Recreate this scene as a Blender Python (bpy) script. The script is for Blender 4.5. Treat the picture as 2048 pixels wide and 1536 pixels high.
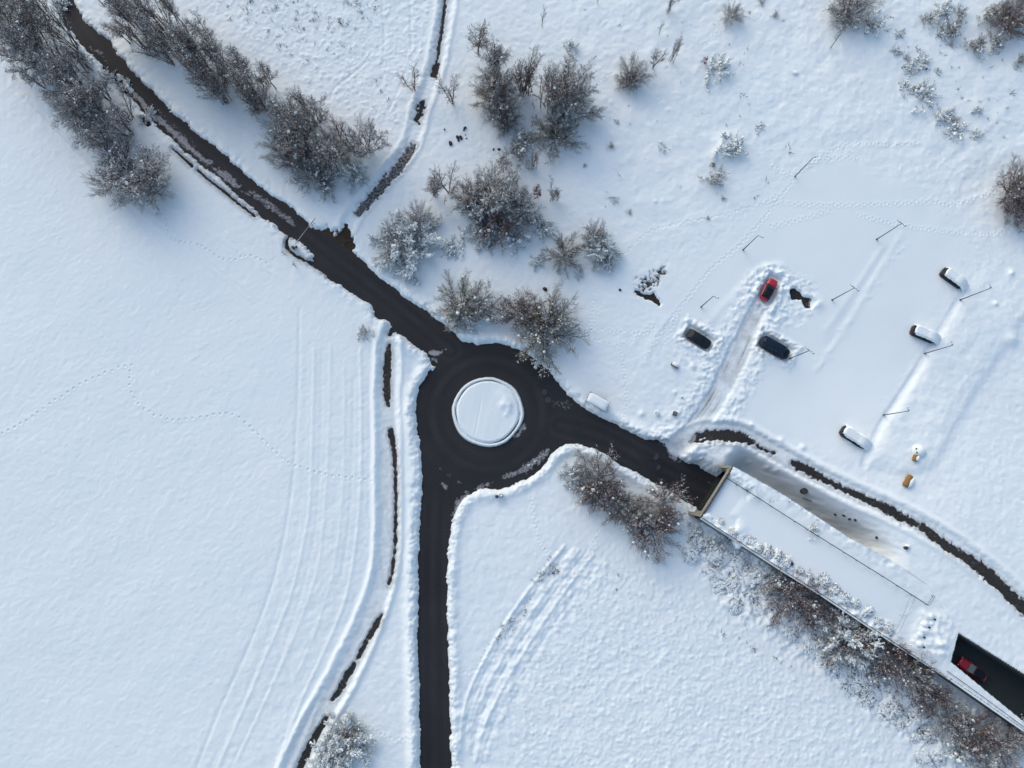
import bpy, math, random
import numpy as np
from mathutils import Vector, Matrix

for _o in list(bpy.data.objects):
    bpy.data.objects.remove(_o)
SC = bpy.context.scene
COL = SC.collection

# ------------------------------------------------------------------ camera
FPX, PITCH, ALT = 1421.0, math.radians(7.1), 116.0
cam_d = bpy.data.cameras.new("camera")
cam_d.sensor_fit = 'HORIZONTAL'
cam_d.angle = 2 * math.atan(1024 / FPX)
cam_d.clip_start, cam_d.clip_end = 0.5, 6000
cam = bpy.data.objects.new("camera", cam_d)
cam.location = (0, 0, ALT)
cam.rotation_euler = (PITCH, 0, 0)
COL.objects.link(cam)
SC.camera = cam

# ------------------------------------------------------------------ light
SUN_EL, SUN_AZ = math.radians(30), math.radians(124)      # azimuth counted from +x, light comes from the upper left
world = bpy.data.worlds.new("World")
SC.world = world
world.use_nodes = True
wn = world.node_tree
bg = wn.nodes['Background']
sky = wn.nodes.new('ShaderNodeTexSky')
sky.sky_type = 'NISHITA'
sky.sun_disc = False
sky.sun_elevation = SUN_EL
sky.sun_rotation = math.pi / 2 - SUN_AZ
sky.air_density, sky.dust_density, sky.ozone_density = 1.0, 1.7, 0.3
wn.links.new(sky.outputs[0], bg.inputs[0])
bg.inputs[1].default_value = 0.15
sun_d = bpy.data.lights.new("sun", 'SUN')
sun_d.energy = 0.42
sun_d.angle = math.radians(65)
sun_d.color = (1.0, 0.985, 0.92)
sun = bpy.data.objects.new("sun", sun_d)
COL.objects.link(sun)
_sv = Vector((math.cos(SUN_AZ) * math.cos(SUN_EL), math.sin(SUN_AZ) * math.cos(SUN_EL), math.sin(SUN_EL)))
sun.rotation_euler = _sv.to_track_quat('Z', 'Y').to_euler()
sun.location = (-60, 60, 90)
SC.view_settings.view_transform = 'Standard'
SC.view_settings.look = 'None'
SC.view_settings.exposure = 0.53
SC.view_settings.gamma = 1.0
SC.cycles.max_bounces = 6
SC.cycles.diffuse_bounces = 3

# ------------------------------------------------------------------ helpers: photo pixel (2048 wide) -> place on the ground
CT, ST = math.cos(PITCH), math.sin(PITCH)
def P(px, py, z=0.0):
    u, v = (px - 1024) / FPX, (768 - py) / FPX
    s = (ALT - z) / (CT - v * ST)
    return (u * s, (ST + v * CT) * s)
def proj(x, y, z):
    dz = z - ALT
    w = y * ST - dz * CT
    return (1024 + FPX * x / w, 768 - FPX * (y * CT + dz * ST) / w)
def S(t):
    t = np.clip(t, 0, 1)
    return t * t * (3 - 2 * t)

# frame of the tunnel: a runs along its lower wall, d across it (towards the upper right)
_A = np.array(P(1403, 1033, 2.7)); _B = np.array(P(2048, 1458, 2.7))
TU = (_B - _A) / np.linalg.norm(_B - _A); TN = np.array([-TU[1], TU[0]])
def ad(x, y):
    return (x - _A[0]) * TU[0] + (y - _A[1]) * TU[1], (x - _A[0]) * TN[0] + (y - _A[1]) * TN[1]
DECK = 2.5
def Ebase(x, y):
    a, d = ad(x, y)
    low = -0.5 * S((a + 2) / 6) * np.exp(-(np.minimum(d, 0) / 12) ** 2) * (d < 0.2)
    up = DECK * S(a / 36) * (1 - S((d - 16) / 28)) * (d >= 0.2)
    tr = 5.0 * S((a + 1.5) / 5) * (1 - S((a - 22) / 9)) * np.exp(-((d - 10.2) / 2.7) ** 2) * (d >= 0.2)
    return low + up - tr
def PE(px, py, extra=0.0):
    z = 0.0
    for _ in range(5):
        x, y = P(px, py, z + extra)
        z = float(Ebase(x, y))
    return P(px, py, z + extra)
def W(pts):                                # list of (px,py[,z]) -> array of world points
    return np.array([P(*p) if len(p) == 3 else PE(*p) for p in pts], dtype=np.float64)

# ------------------------------------------------------------------ the ground grid
STEP = 0.14
_xc = np.arange(-96, 96.01, STEP); _yc = np.arange(-54, 92.01, STEP)
def _grow(e, sgn):
    out, s = [], STEP
    while abs(e) < 2500:
        s *= 1.35; e += sgn * s; out.append(e)
    return out
XS = np.array(_grow(-96, -1)[::-1] + list(_xc) + _grow(_xc[-1], 1))
YS = np.array(_grow(-54, -1)[::-1] + list(_yc) + _grow(_yc[-1], 1))
NX, NY = len(XS), len(YS)
X, Y = np.meshgrid(XS.astype(np.float32), YS.astype(np.float32))

def vnoise(scale, seed, rot=0.0, sx=1.0):
    r = np.random.RandomState(seed)
    L = r.rand(256, 256).astype(np.float32)
    c, s = math.cos(rot), math.sin(rot)
    fx = (X * c + Y * s) / (scale * sx) + 511.3; fy = (-X * s + Y * c) / scale + 317.7
    ix = np.floor(fx).astype(np.int32); iy = np.floor(fy).astype(np.int32)
    tx = fx - ix; ty = fy - iy
    tx = tx * tx * tx * (tx * (tx * 6 - 15) + 10); ty = ty * ty * ty * (ty * (ty * 6 - 15) + 10)
    ix &= 255; iy &= 255; jx = (ix + 1) & 255; jy = (iy + 1) & 255
    a = L[iy, ix]; b = L[iy, jx]; c2 = L[jy, ix]; d = L[jy, jx]
    return ((a + (b - a) * tx) * (1 - ty) + (c2 + (d - c2) * tx) * ty) * 2 - 1
def rows(x0, x1, y0, y1):
    return (slice(np.searchsorted(YS, y0), np.searchsorted(YS, y1) + 1), slice(np.searchsorted(XS, x0), np.searchsorted(XS, x1) + 1))
def linedist(pts, maxd=6.0, wid=None, closed=False):
    """distance to a polyline; with wid also the interpolated half width there"""
    D = np.full(X.shape, 99.0, np.float32)
    Wd = np.zeros(X.shape, np.float32) if wid is not None else None
    n = len(pts)
    for i in range(n if closed else n - 1):
        p, q = pts[i], pts[(i + 1) % n]
        sl = rows(min(p[0], q[0]) - maxd, max(p[0], q[0]) + maxd, min(p[1], q[1]) - maxd, max(p[1], q[1]) + maxd)
        x = X[sl]; y = Y[sl]
        if x.size == 0: continue
        dx, dy = q - p
        l2 = dx * dx + dy * dy + 1e-9
        t = np.clip(((x - p[0]) * dx + (y - p[1]) * dy) / l2, 0, 1)
        dd = np.hypot(x - p[0] - t * dx, y - p[1] - t * dy)
        m = dd < D[sl]
        if Wd is not None:
            ww = wid[i] + (wid[(i + 1) % n] - wid[i]) * t
            Wd[sl] = np.where(m, ww, Wd[sl])
        D[sl] = np.minimum(D[sl], dd)
    return (D, Wd) if wid is not None else D
def inside(pts):
    M = np.zeros(X.shape, bool)
    sl = rows(pts[:, 0].min(), pts[:, 0].max(), pts[:, 1].min(), pts[:, 1].max())
    x = X[sl]; y = Y[sl]
    m = np.zeros(x.shape, bool)
    n = len(pts)
    for i in range(n):
        p, q = pts[i], pts[(i + 1) % n]
        if p[1] == q[1]: continue
        c = ((p[1] > y) != (q[1] > y)) & (x < (q[0] - p[0]) * (y - p[1]) / (q[1] - p[1]) + p[0])
        m ^= c
    M[sl] = m
    return M
def sdist(pts, maxd=6.0):
    return np.where(inside(pts), -1, 1) * linedist(pts, maxd, closed=True)
def smooth_line(pts, k=4):
    pts = np.array(pts, float); out = []
    n = len(pts)
    for i in range(n - 1):
        p0, p1, p2, p3 = pts[max(i - 1, 0)], pts[i], pts[i + 1], pts[min(i + 2, n - 1)]
        for j in range(k):
            t = j / k
            out.append(0.5 * ((2 * p1) + (p2 - p0) * t + (2 * p0 - 5 * p1 + 4 * p2 - p3) * t * t + (3 * p1 - p0 - 3 * p2 + p3) * t ** 3))
    out.append(pts[-1])
    return np.array(out)
def mask(pts, soft=2.0):
    return S(0.5 - sdist(W(pts), soft * 2 + 1) / (2 * soft)).astype(np.float32)

# ------------------------------------------------------------------ roads as outlines in the photo
north = [(106, -30), (132, 50), (175, 96), (213, 140), (248, 178), (282, 212), (330, 262), (372, 302), (402, 326), (440, 357), (480, 393), (520, 425), (556, 452), (580, 470),
         (612, 488), (632, 508), (630, 522), (648, 545), (670, 562), (705, 583), (735, 602), (748, 608), (753, 632), (778, 640), (793, 660), (832, 690), (856, 704), (866, 730), (960, 740), (952, 690), (925, 686), (890, 655), (850, 625), (800, 592),
         (760, 560), (730, 530), (708, 512), (676, 484), (650, 470), (634, 462), (622, 456), (600, 438), (575, 414), (540, 390), (510, 368), (478, 341), (450, 315), (410, 283), (360, 243), (310, 195), (255, 135), (217, 85), (163, 42), (128, -30)]
south = [(862, 740), (842, 775), (833, 820), (836, 860), (845, 900), (848, 935), (846, 980), (843, 1040), (840, 1150), (838, 1230), (839, 1300), (842, 1420), (844, 1570), (900, 1570), (896, 1400), (893, 1300), (890, 1200), (892, 1100), (897, 1060), (906, 1028), (925, 995), (950, 978), (960, 900)]
_c = [(978 + 143 * math.cos(t), 832 + 143 * math.sin(t)) for t in np.linspace(0, 2 * math.pi, 48, endpoint=False)]
east = [(1060, 720), (1090, 738), (1112, 765), (1132, 792), (1160, 815), (1200, 838), (1240, 858, -.1), (1290, 880, -.3), (1318, 889, -.4), (1336, 897, -.5), (1352, 907, -.7), (1362, 922, -.9), (1378, 932, -1.3), (1386, 927, -1.4), (1432, 956, -2), (1475, 985, -2), (1445, 1055, -2), (1400, 1016, -2),
        (1350, 985, -1.3), (1300, 958, -.6), (1250, 930, -.2), (1200, 901), (1165, 886), (1145, 882), (1125, 888), (1100, 906), (1080, 925), (1030, 950), (960, 972), (1000, 850)]
sd = np.minimum(np.minimum(sdist(W(north)), sdist(W(south))), np.minimum(sdist(W(_c)), sdist(W(east))))
turnoff = sdist(W([(648, 466), (655, 458), (668, 470), (690, 455), (704, 462), (709, 505), (706, 514), (680, 488)]))
loop_isl = sdist(W([(572, 478), (578, 472), (600, 484), (624, 502), (632, 512), (628, 518), (606, 512), (588, 500), (577, 492)]))
sd = np.where(loop_isl < 0, np.maximum(sd, -loop_isl), sd)
ISL = np.array(P(975.5, 823.5)); RI = 5.85
ri = np.hypot(X - ISL[0], Y - ISL[1])
ga, gd = ad(X, Y)

# ------------------------------------------------------------------ noises
n03 = vnoise(0.33, 1, 0.4); n05 = vnoise(0.5, 2, 1.1); n08 = vnoise(0.8, 3, 0.2); n15 = vnoise(1.5, 4, 0.8)
n3 = vnoise(3.2, 5, 0.3); n8 = vnoise(8, 6, 1.4); n20 = vnoise(22, 7, 0.5)
near = (np.abs(X) < 97) & (np.abs(Y) < 95)

# ------------------------------------------------------------------ base level
E = Ebase(X, Y).astype(np.float32)
zr = (-2.0 * S((ga + 14) / 14)).astype(np.float32)
sdE = sdist(W(east), 5)
ramp = (ga < 1.0) & (ga > -16) & (sdE < 4)
E = np.where(ramp, zr + (E - zr) * S((sdE - 0.1) / 2.6), E).astype(np.float32)
CORR = W([(1400, 1036, DECK), (1464, 934, DECK), (1515, 962, DECK), (1570, 994, DECK), (1640, 1040, DECK), (1700, 1079, DECK), (1780, 1121, DECK), (1850, 1170, DECK), (1912, 1264, DECK), (2048, 1349, DECK), (2260, 1484, DECK),
          (2260, 1600, DECK), (2048, 1461, DECK), (1900, 1358, DECK), (1760, 1268, DECK), (1640, 1188, DECK), (1560, 1138, DECK)])
CUT = W([(1913, 1265, DECK), (2048, 1350, DECK), (2262, 1484, DECK), (2262, 1588, DECK), (2048, 1447, DECK), (1960, 1375, DECK), (1897, 1323, DECK)])
in_corr = inside(CORR); in_cut = inside(CUT)

# ------------------------------------------------------------------ snow depth
M_mead = mask([(1240, 1090), (1330, 1150), (1560, 1300), (1760, 1430), (1870, 1560), (1000, 1560), (1020, 1400), (1120, 1230)], 3)
M_top = mask([(360, -40), (890, -40), (860, 150), (800, 290), (700, 240), (560, 150), (480, 90)], 3)
M_ne = mask([(1120, -60), (2150, -60), (2150, 560), (1990, 470), (1880, 400), (1700, 280), (1600, 300), (1400, 480), (1250, 500), (1180, 300)], 6)
M_park = mask([(1325, 600), (1470, 470), (1600, 350), (1700, 330), (1870, 400), (1925, 500), (1890, 590), (1840, 690), (1760, 820), (1700, 900), (1560, 880), (1450, 840), (1480, 730), (1400, 760), (1330, 650)], 3)
M_left = mask([(-120, 100), (250, 430), (560, 560), (700, 640), (640, 1000), (380, 1580), (-120, 1580)], 6)
M_shrub = mask([(1395, 1050), (1560, 1150), (1700, 1245), (1900, 1370), (2060, 1490), (2060, 1600), (1880, 1540), (1660, 1360), (1450, 1220), (1370, 1110)], 1.5)
h = 0.42 + 0.10 * n20 + 0.05 * n8 + 0.025 * n3
h += 0.010 * n05 + 0.012 * n08
def scatter(M, n, r0, r1, a0, a1, seed, poly):
    rs = np.random.RandomState(seed); w = W(poly); lo, hi = w.min(0), w.max(0)
    for _ in range(n):
        c = lo + rs.rand(2) * (hi - lo)
        j, i = np.searchsorted(YS, c[1]), np.searchsorted(XS, c[0])
        if i < 12 or j < 12 or i > NX - 13 or j > NY - 13: continue
        mm = M[j, i]
        if mm < .1: continue
        r = rs.uniform(r0, r1); a = rs.uniform(a0, a1) * mm; k = int(r * 2.4 / STEP) + 1
        sl = (slice(j - k, j + k + 1), slice(i - k, i + k + 1))
        ang = rs.rand() * 3.14; e = rs.uniform(.7, 1.4)
        dx, dy = X[sl] - c[0], Y[sl] - c[1]
        u = (dx * math.cos(ang) + dy * math.sin(ang)) / e; v = (-dx * math.sin(ang) + dy * math.cos(ang)) * e
        h[sl] += a * np.exp(-(u * u + v * v) / (r * r))
h += M_mead * (0.02 * n08 + 0.015 * n05 + 0.04 * n15 + .012 * n03)
scatter(M_mead, 15000, .15, .30, .01, .06, 41, [(990, 1080), (1880, 1080), (1880, 1570), (990, 1570)])
h += M_top * (0.02 * vnoise(0.7, 21, 0.9) + 0.015 * n05 + 0.04 * n15)
scatter(M_top, 6000, .15, .34, .01, .06, 42, [(360, -30), (900, -30), (900, 290), (360, 290)])
wav = vnoise(1.3, 22, 0.75, 2.2)
h += M_ne * (0.040 * wav + 0.012 * n08 + 0.07 * n3 + 0.010 * n05 + .03 * n15)
scatter(M_ne, 5000, .2, .6, .0, .05, 43, [(1100, -30), (2060, -30), (2060, 560), (1100, 560)])
h += M_left * 0.8 * (0.018 * vnoise(0.42, 23, 0.6, 1.6) + 0.012 * n03 + 0.014 * vnoise(0.9, 24, 0.7, 1.8))
h -= M_park * (0.012 * n05 + 0.010 * n08)
h += M_shrub * (0.30 * np.maximum(n08, -.3) + 0.22 * n15 + 0.12 * n05)
rest = np.clip(1 - M_mead - M_top - M_ne - M_left - M_park - M_shrub, 0, 1)
h += rest * (0.012 * n05 + 0.016 * n08 + 0.03 * n15 + .006 * n03)
dirt_shade = np.zeros(X.shape, np.float32)

def bump(px, py, r, ht, ex=2.0):
    global h
    x, y = PE(px, py)
    sl = rows(x - 3 * r, x + 3 * r, y - 3 * r, y + 3 * r)
    q = np.hypot(X[sl] - x, Y[sl] - y) / r
    h[sl] += ht * np.exp(-q ** ex)
def groove(pts, hw, depth, rim=0.0, sm=4):
    global h
    D = linedist(smooth_line(W(pts), sm), hw * 4 + 0.6)
    h -= depth * np.exp(-(D / hw) ** 2)
    if rim: h += rim * np.exp(-((D - hw * 1.9) / (hw * 0.8)) ** 2)

# drill rows and tyre lines in the left field
for pts in ([(120, 140), (240, 300), (420, 440), (560, 560)], [(40, 190), (250, 400), (430, 545)], [(-20, 260), (180, 440), (330, 560)], [(330, 410), (430, 470), (540, 545)], [(290, 420), (400, 505), (520, 600)], [(170, 330), (330, 460), (500, 600)]):
    groove(pts, 0.28, -0.055)
for pts, dp in (([(600, 620), (598, 760), (594, 850), (588, 950), (572, 1060), (545, 1170), (500, 1290), (440, 1420), (385, 1560)], 0.10), ([(630, 700), (627, 850), (622, 1000), (608, 1090), (580, 1200), (530, 1320), (470, 1460), (425, 1560)], -0.10),
                ([(662, 690), (660, 850), (652, 1000), (640, 1120), (610, 1220), (560, 1340), (480, 1510)], -0.07), ([(690, 720), (690, 850), (686, 1000), (672, 1120), (640, 1240), (590, 1360)], -0.06),
                ([(722, 700), (724, 870), (720, 1020), (705, 1140), (688, 1210), (655, 1290), (600, 1410), (545, 1560)], -0.13), ([(708, 760), (706, 900), (700, 1040), (684, 1150)], 0.06), ([(740, 720), (741, 900), (738, 1030)], 0.05),
                ([(645, 700), (642, 900), (632, 1060), (600, 1200), (540, 1370), (450, 1560)], 0.05), ([(614, 700), (610, 900), (596, 1060), (560, 1200), (500, 1370), (410, 1560)], 0.03)):
    groove(pts, 0.30, dp * .75)
# faint wheel lines on the top meadow
for pts in ([(765, -20), (768, 50), (770, 95), (767, 130)], [(820, -20), (822, 50), (824, 100)], [(735, 125), (700, 155), (670, 180), (660, 205)], [(810, 150), (795, 190), (780, 220)]):
    groove(pts, 0.25, 0.06, 0.02)
# plough ridges in the lower middle
c0 = np.array([(1128, 1092), (1080, 1150), (1035, 1210), (990, 1280), (950, 1355), (928, 1420), (922, 1475)], float)
c1 = np.array([(1225, 1120), (1180, 1180), (1135, 1245), (1085, 1320), (1035, 1400), (995, 1475), (972, 1550)], float)
for k, t in enumerate((0.0, 0.14, 0.3, 0.45, 0.6, 0.8)):
    groove([tuple(p) for p in c0 * (1 - t) + c1 * t], 0.27, (-0.17, 0.10, -0.10, 0.12, -0.12, 0.07)[k], -0.01)
M_rid = mask([tuple(p) for p in c0] + [tuple(p) for p in c1[::-1]], 1.0)
h += M_rid * (0.05 * n05 + 0.07 * n08 + 0.10 * n15 + 0.08 * n3)

# field edge bank and the sunken footpath on the left
lp = [(783, 655), (779, 690), (778, 730), (775, 780), (775, 830), (777, 880), (776, 940), (777, 1000), (777, 1060), (774, 1110), (768, 1150), (752, 1205), (728, 1265), (700, 1325), (668, 1385), (636, 1440), (606, 1500), (580, 1560)]
lw = [0.7, 1.2, 1.35, 1.35, 1.3, 1.3, 1.35, 1.35, 1.35, 1.3, 1.3, 1.4, 1.5, 1.6, 1.55, 1.5, 1.5, 1.5]
D, Wd = linedist(smooth_line(W(lp)), 7, np.interp(np.linspace(0, len(lw) - 1, 4 * (len(lw) - 1) + 1), np.arange(len(lw)), lw))
De = D + 0.10 * n08 + 0.05 * n05
tr_l = S((Wd + 0.55 - De) / 0.75)
h = h * (1 - tr_l) + tr_l * (0.13 + 0.04 * n05)
h += 0.34 * np.exp(-((De - Wd - 0.8) / 0.45) ** 2)
dirt_shade = np.maximum(dirt_shade, 0.30 * S((Wd + 0.1 - De) / 0.6) * (0.6 + 0.4 * n08))
# the lane leading up to the top
ln = [(697, 452), (705, 435), (722, 412), (750, 380), (785, 340), (815, 302), (830, 270), (840, 225), (856, 180), (873, 130), (882, 80), (892, 30), (902, -40)]
D, _ = linedist(smooth_line(W(ln)), 6, np.ones(4 * (len(ln) - 1) + 1)), None
D = D[0]
De = D + 0.12 * n08 + 0.05 * n05
tr_n = S((1.45 - De) / 0.9)
h = h * (1 - tr_n) + tr_n * (0.12 + 0.05 * n05)
h += 0.16 * np.exp(-((De - 1.7) / 0.4) ** 2)

# snow banks thrown up beside the cleared roads
bank = np.where((Y > 22) & (X < -20), 0.35, 1.0) * np.where(sd < 90, 1, 0)
sdn = sd + (0.08 * n05 + 0.10 * n03 + 0.16 * n15) * np.where((X < -30) & (Y > 25), 1.5, 1.0)
edge = S(sdn / 0.75)
n02 = vnoise(0.24, 51, 0.9)
lump = 1 + 0.18 * n08 + 0.16 * n05 + 0.35 * n15 + 0.16 * n03 + 0.10 * n02 + .3 * n3
h += bank * 0.40 * lump * np.exp(-((sdn - 1.25) / 0.8) ** 2) * (sd > -2)
h = np.where(sdn < 90, -0.16 + (h + 0.16) * edge, h)
dirt_shade = np.maximum(dirt_shade, 0.42 * np.exp(-((sdn - 0.1) / 0.35) ** 2) * (0.7 + 0.3 * n08) * (sd < 50))
# broad heap between footpath and south road
groove([(806, 690), (812, 760), (815, 830), (818, 900), (820, 1000), (820, 1100), (818, 1200), (822, 1300), (824, 1400), (826, 1560)], 0.9, -0.28)
groove([(752, 660), (754, 800), (754, 930), (754, 1040), (744, 1150), (722, 1232), (684, 1310), (652, 1372), (608, 1480), (570, 1560)], 0.45, -0.18)

# turn-off with dead grass, loop beside the barrier
tn = turnoff + 0.5 * n05 + 0.3 * n08
h = np.where(turnoff < 4, -0.13 + (h + 0.13) * S((tn + 0.2) / 0.8), h)

def bare(pts, wid, depth=0.14, ragged=0.3, soft=0.5):
    """a strip swept or melted down to the surface below"""
    global h, dirt_shade
    w = smooth_line(W(pts), 3); k = len(w)
    ws = np.interp(np.linspace(0, len(wid) - 1, k), np.arange(len(wid)), wid)
    D, Wd = linedist(w, 4, ws)
    q = D - Wd + ragged * (0.5 * n05 + 0.4 * n08 + 0.6 * n03)
    h = np.where(D < 4, -depth + (h + depth) * S((q + 0.1) / soft), h)
    dirt_shade = np.maximum(dirt_shade, np.where(D < 4, 0.55 * np.exp(-((q - .22) / .45) ** 2) * (.8 + .4 * n05), 0))
FR = np.zeros(X.shape, np.float32)
def frost(pts, wid, amt=.6):
    global FR
    w = smooth_line(W(pts), 3); k = len(w)
    ws = np.interp(np.linspace(0, len(wid) - 1, k), np.arange(len(wid)), wid)
    D, Wd = linedist(w, 4, ws)
    q = D - Wd + 0.25 * n05 + 0.2 * n08
    FR = np.maximum(FR, amt * S(0.5 - q / 0.7))
def slush(pts, wid, ht=0.05, dt=0.6, ragged=0.35, thin=0.06):
    """a strip of dirty packed snow lying on the road"""
    global h, dirt_shade
    w = smooth_line(W(pts), 3); k = len(w)
    ws = np.interp(np.linspace(0, len(wid) - 1, k), np.arange(len(wid)), wid)
    D, Wd = linedist(w, 4, ws)
    q = D - Wd + ragged * (0.5 * n05 + 0.4 * n08 + 0.3 * n03)
    m = S(-q / 0.35)
    t = ht + thin * (n05 * 0.7 + n03 * 0.6 + 0.5 * n08)
    h = np.where(D < 4, h * (1 - m) + t * m, h)
    dirt_shade = np.maximum(dirt_shade, dt * m * (0.75 + 0.35 * n08))
bare([(580, 472), (573, 483), (576, 498), (590, 510), (612, 522), (636, 534), (660, 548)], [.28, .3, .32, .3, .32, .45, .5], ragged=.15, soft=.25)
# frost and slush left on the north road
frost([(118, 15), (128, 28)], [.35, .25], .7); frost([(178, 95), (200, 106)], [.45, .3], .7); frost([(205, 117), (215, 124)], [.3, .3], .6)
frost([(262, 180), (300, 222), (340, 258), (380, 296), (418, 326)], [.4, .55, .6, .6, .5], .95)
frost([(428, 337), (450, 352), (476, 372)], [.45, .8, .4], .85); frost([(478, 376), (500, 390)], [.2, .2], .6)
frost([(500, 382), (530, 404), (562, 428), (592, 452)], [.35, .7, .6, .25], .72)
frost([(300, 215), (350, 262), (400, 312), (440, 350)], [.9, .9, .8, .6], .45)
slush([(236, 150), (262, 182)], [.5, .7], .2, .2)
bare([(345, 298), (362, 312), (385, 333)], [.05, .15, .17], ragged=.10); bare([(395, 340), (420, 362), (450, 385), (478, 408), (512, 434)], [.12, .16, .17, .17, .15], ragged=.12)
bare([(160, 112), (172, 124)], [.3, .3]); bare([(228, 156), (244, 172)], [.35, .4]); bare([(284, 238), (296, 250)], [.3, .3])
# dark stretches of the top lane
bare([(892, -20), (885, 50), (878, 95), (872, 135)], [.06, .14, .12, .05], ragged=.14, soft=.5); bare([(874, 128), (868, 150)], [.2, .3], ragged=.3, soft=.8)
bare([(846, 208), (840, 226), (834, 246)], [.25, .35, .2], ragged=.6)
bare([(826, 292), (812, 315), (792, 343), (768, 370), (742, 400), (720, 425)], [.4, .65, .7, .7, .7, .6], .05, .5, .7)
# dark stretches of the footpath on the left
for pts, wd in (([(786, 658), (780, 668)], [.3, .35]), ([(778, 690), (776, 720), (774, 745), (774, 790), (776, 812)], [.2, .6, .6, .55, .2]), ([(781, 862), (784, 880), (789, 905), (790, 930)], [.35, .45, .3, .2]),
                ([(791, 930), (792, 1000), (791, 1060), (789, 1110), (784, 1150), (778, 1168)], [.20, .22, .20, .19, .24, .2]), ([(764, 1230), (752, 1250), (738, 1275)], [.25, .5, .3]), ([(732, 1284), (722, 1305), (714, 1318)], [.3, .4, .2]),
                ([(708, 1328), (694, 1352), (678, 1382), (664, 1400)], [.25, .5, .45, .12]), ([(652, 1436), (634, 1468), (614, 1504), (594, 1550)], [.3, .5, .5, .55])):
    bare(pts, [v * .85 for v in wd], .10, .16, .5)
# service lane into the car park, packed and grey
lane = [(1358, 891), (1372, 877), (1395, 848), (1420, 815), (1440, 780), (1458, 745), (1472, 715), (1488, 680), (1506, 640), (1520, 612), (1534, 588)]
D, Wd = linedist(smooth_line(W(lane)), 7, np.interp(np.linspace(0, 10, 41), np.arange(11), [1.7, 1.7, 1.6, 1.6, 1.6, 1.7, 1.8, 1.5, 1.3, 1.3, 1.3]))
De = D + 0.12 * n08 + 0.08 * n05
m = S((Wd + 0.35 - De) / 0.6)
lumpy = np.exp(-((De - Wd - 1.7) / 1.5) ** 2) * (D < 8)
lumpy = lumpy * S(sdn / 0.9)
h += lumpy * (0.13 * np.maximum(n05, -.4) + 0.14 * np.maximum(n08, -.3) + 0.05 * n03 + 0.13)
h = h * (1 - m) + m * (0.15 + 0.02 * n05)
dirt_shade = np.maximum(dirt_shade, m * (0.22 + 0.22 * n15 + 0.12 * n05))
for off in (-0.75, 0.75, 0.25):
    w = smooth_line(W(lane), 3)
    tn_ = np.gradient(w, axis=0); tn_ /= np.linalg.norm(tn_, axis=1)[:, None]
    w2 = w + np.stack([-tn_[:, 1], tn_[:, 0]], 1) * off
    D = linedist(w2[4:-3], 2)
    g = np.exp(-(D / 0.20) ** 2) * np.clip(0.6 + 0.8 * n3 + 0.4 * n15, 0, 1.2)
    h -= 0.05 * g; dirt_shade = np.maximum(dirt_shade, 0.95 * np.clip(g, 0, 1) * (1 if off != .25 else .6))
bare([(1366, 884), (1382, 878)], [.45, .3], .05, .6); bare([(1316, 885), (1330, 890)], [.3, .45], .08, .3)
# lane that curves round the car park (dark stretches)
bend = [(1350, 892), (1385, 872), (1430, 862), (1475, 866), (1510, 884), (1560, 912), (1620, 945), (1700, 985), (1780, 1020), (1860, 1062), (1940, 1115), (2010, 1172), (2080, 1240)]
D = linedist(smooth_line(W(bend)), 7); De = D + 0.10 * n08 + 0.06 * n05
m = S((1.65 - De) / 0.6)
m = m * S((sdn + .2) / .5)
h = h * (1 - m) + m * (0.14 + 0.03 * n05)
h += 0.20 * np.exp(-((De - 1.95) / 0.45) ** 2) * S(sdn / 0.9)
dirt_shade = np.maximum(dirt_shade, m * np.clip(0.16 + 0.2 * n15, 0, 1) * (X < 45))
for pts, wd in (([(1382, 884), (1400, 876), (1430, 872), (1460, 872), (1485, 877), (1505, 886)], [.35, .7, .85, .8, .7, .3]), ([(1510, 890), (1545, 908)], [.12, .12]), ([(1584, 926), (1610, 938), (1650, 960)], [.22, .6, .4]), ([(1650, 960), (1690, 980), (1740, 1002)], [.35, .3, .4]),
                ([(1740, 1003), (1775, 1018), (1805, 1036)], [.4, .65, .6]), ([(1805, 1036), (1840, 1052), (1868, 1072)], [.4, .5, .65]), ([(1868, 1072), (1900, 1098), (1940, 1122), (1985, 1158), (2060, 1230)], [.5, .55, .75, .8, .85])):
    bare(pts, wd, .10, .35, .55)
slush([(1400, 880), (1412, 876)], [.25, .2], .1, .2); slush([(1855, 1050), (1880, 1068)], [.3, .3], .12, .2)

# car park: plough marks, cleared patches, kerb strips between the bays
for pts in ([(1800, 470), (1745, 560), (1700, 640), (1660, 700), (1630, 740)], [(1760, 500), (1700, 590), (1650, 660)]):
    groove(pts, 0.55, -0.06)
groove([(1775, 500), (1715, 590), (1655, 690)], 0.6, 0.04)
scatter(mask([(1800, 470), (1815, 490), (1640, 750), (1615, 740)], .5), 700, .2, .5, -.03, .06, 45, [(1610, 460), (1820, 460), (1820, 760), (1610, 760)])
for pts in ([(1500, 560), (1440, 620), (1390, 680)], [(1330, 640), (1300, 690), (1290, 720)]):
    groove(pts, 0.7, -0.10)
M_dug = mask([(1490, 560), (1545, 530), (1620, 560), (1640, 610), (1600, 660), (1540, 640), (1500, 620)], 1.0)
h += M_dug * (0.09 * np.maximum(n05, -.3) + 0.07 * n08 + .03 * n03)
M_dug2 = mask([(1350, 640), (1420, 640), (1440, 720), (1400, 760), (1350, 720)], 1.0)
h += M_dug2 * (0.07 * np.maximum(n05, -.3) + 0.05 * n08 + .02 * n03)
for px, py in ((1500, 590), (1512, 560), (1535, 540), (1560, 535)):
    bump(px, py, 0.9, 0.15)
for pts in ([(1500, 570), (1520, 548), (1546, 540)],):
    groove(pts, 0.5, 0.14, 0.08)
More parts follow.
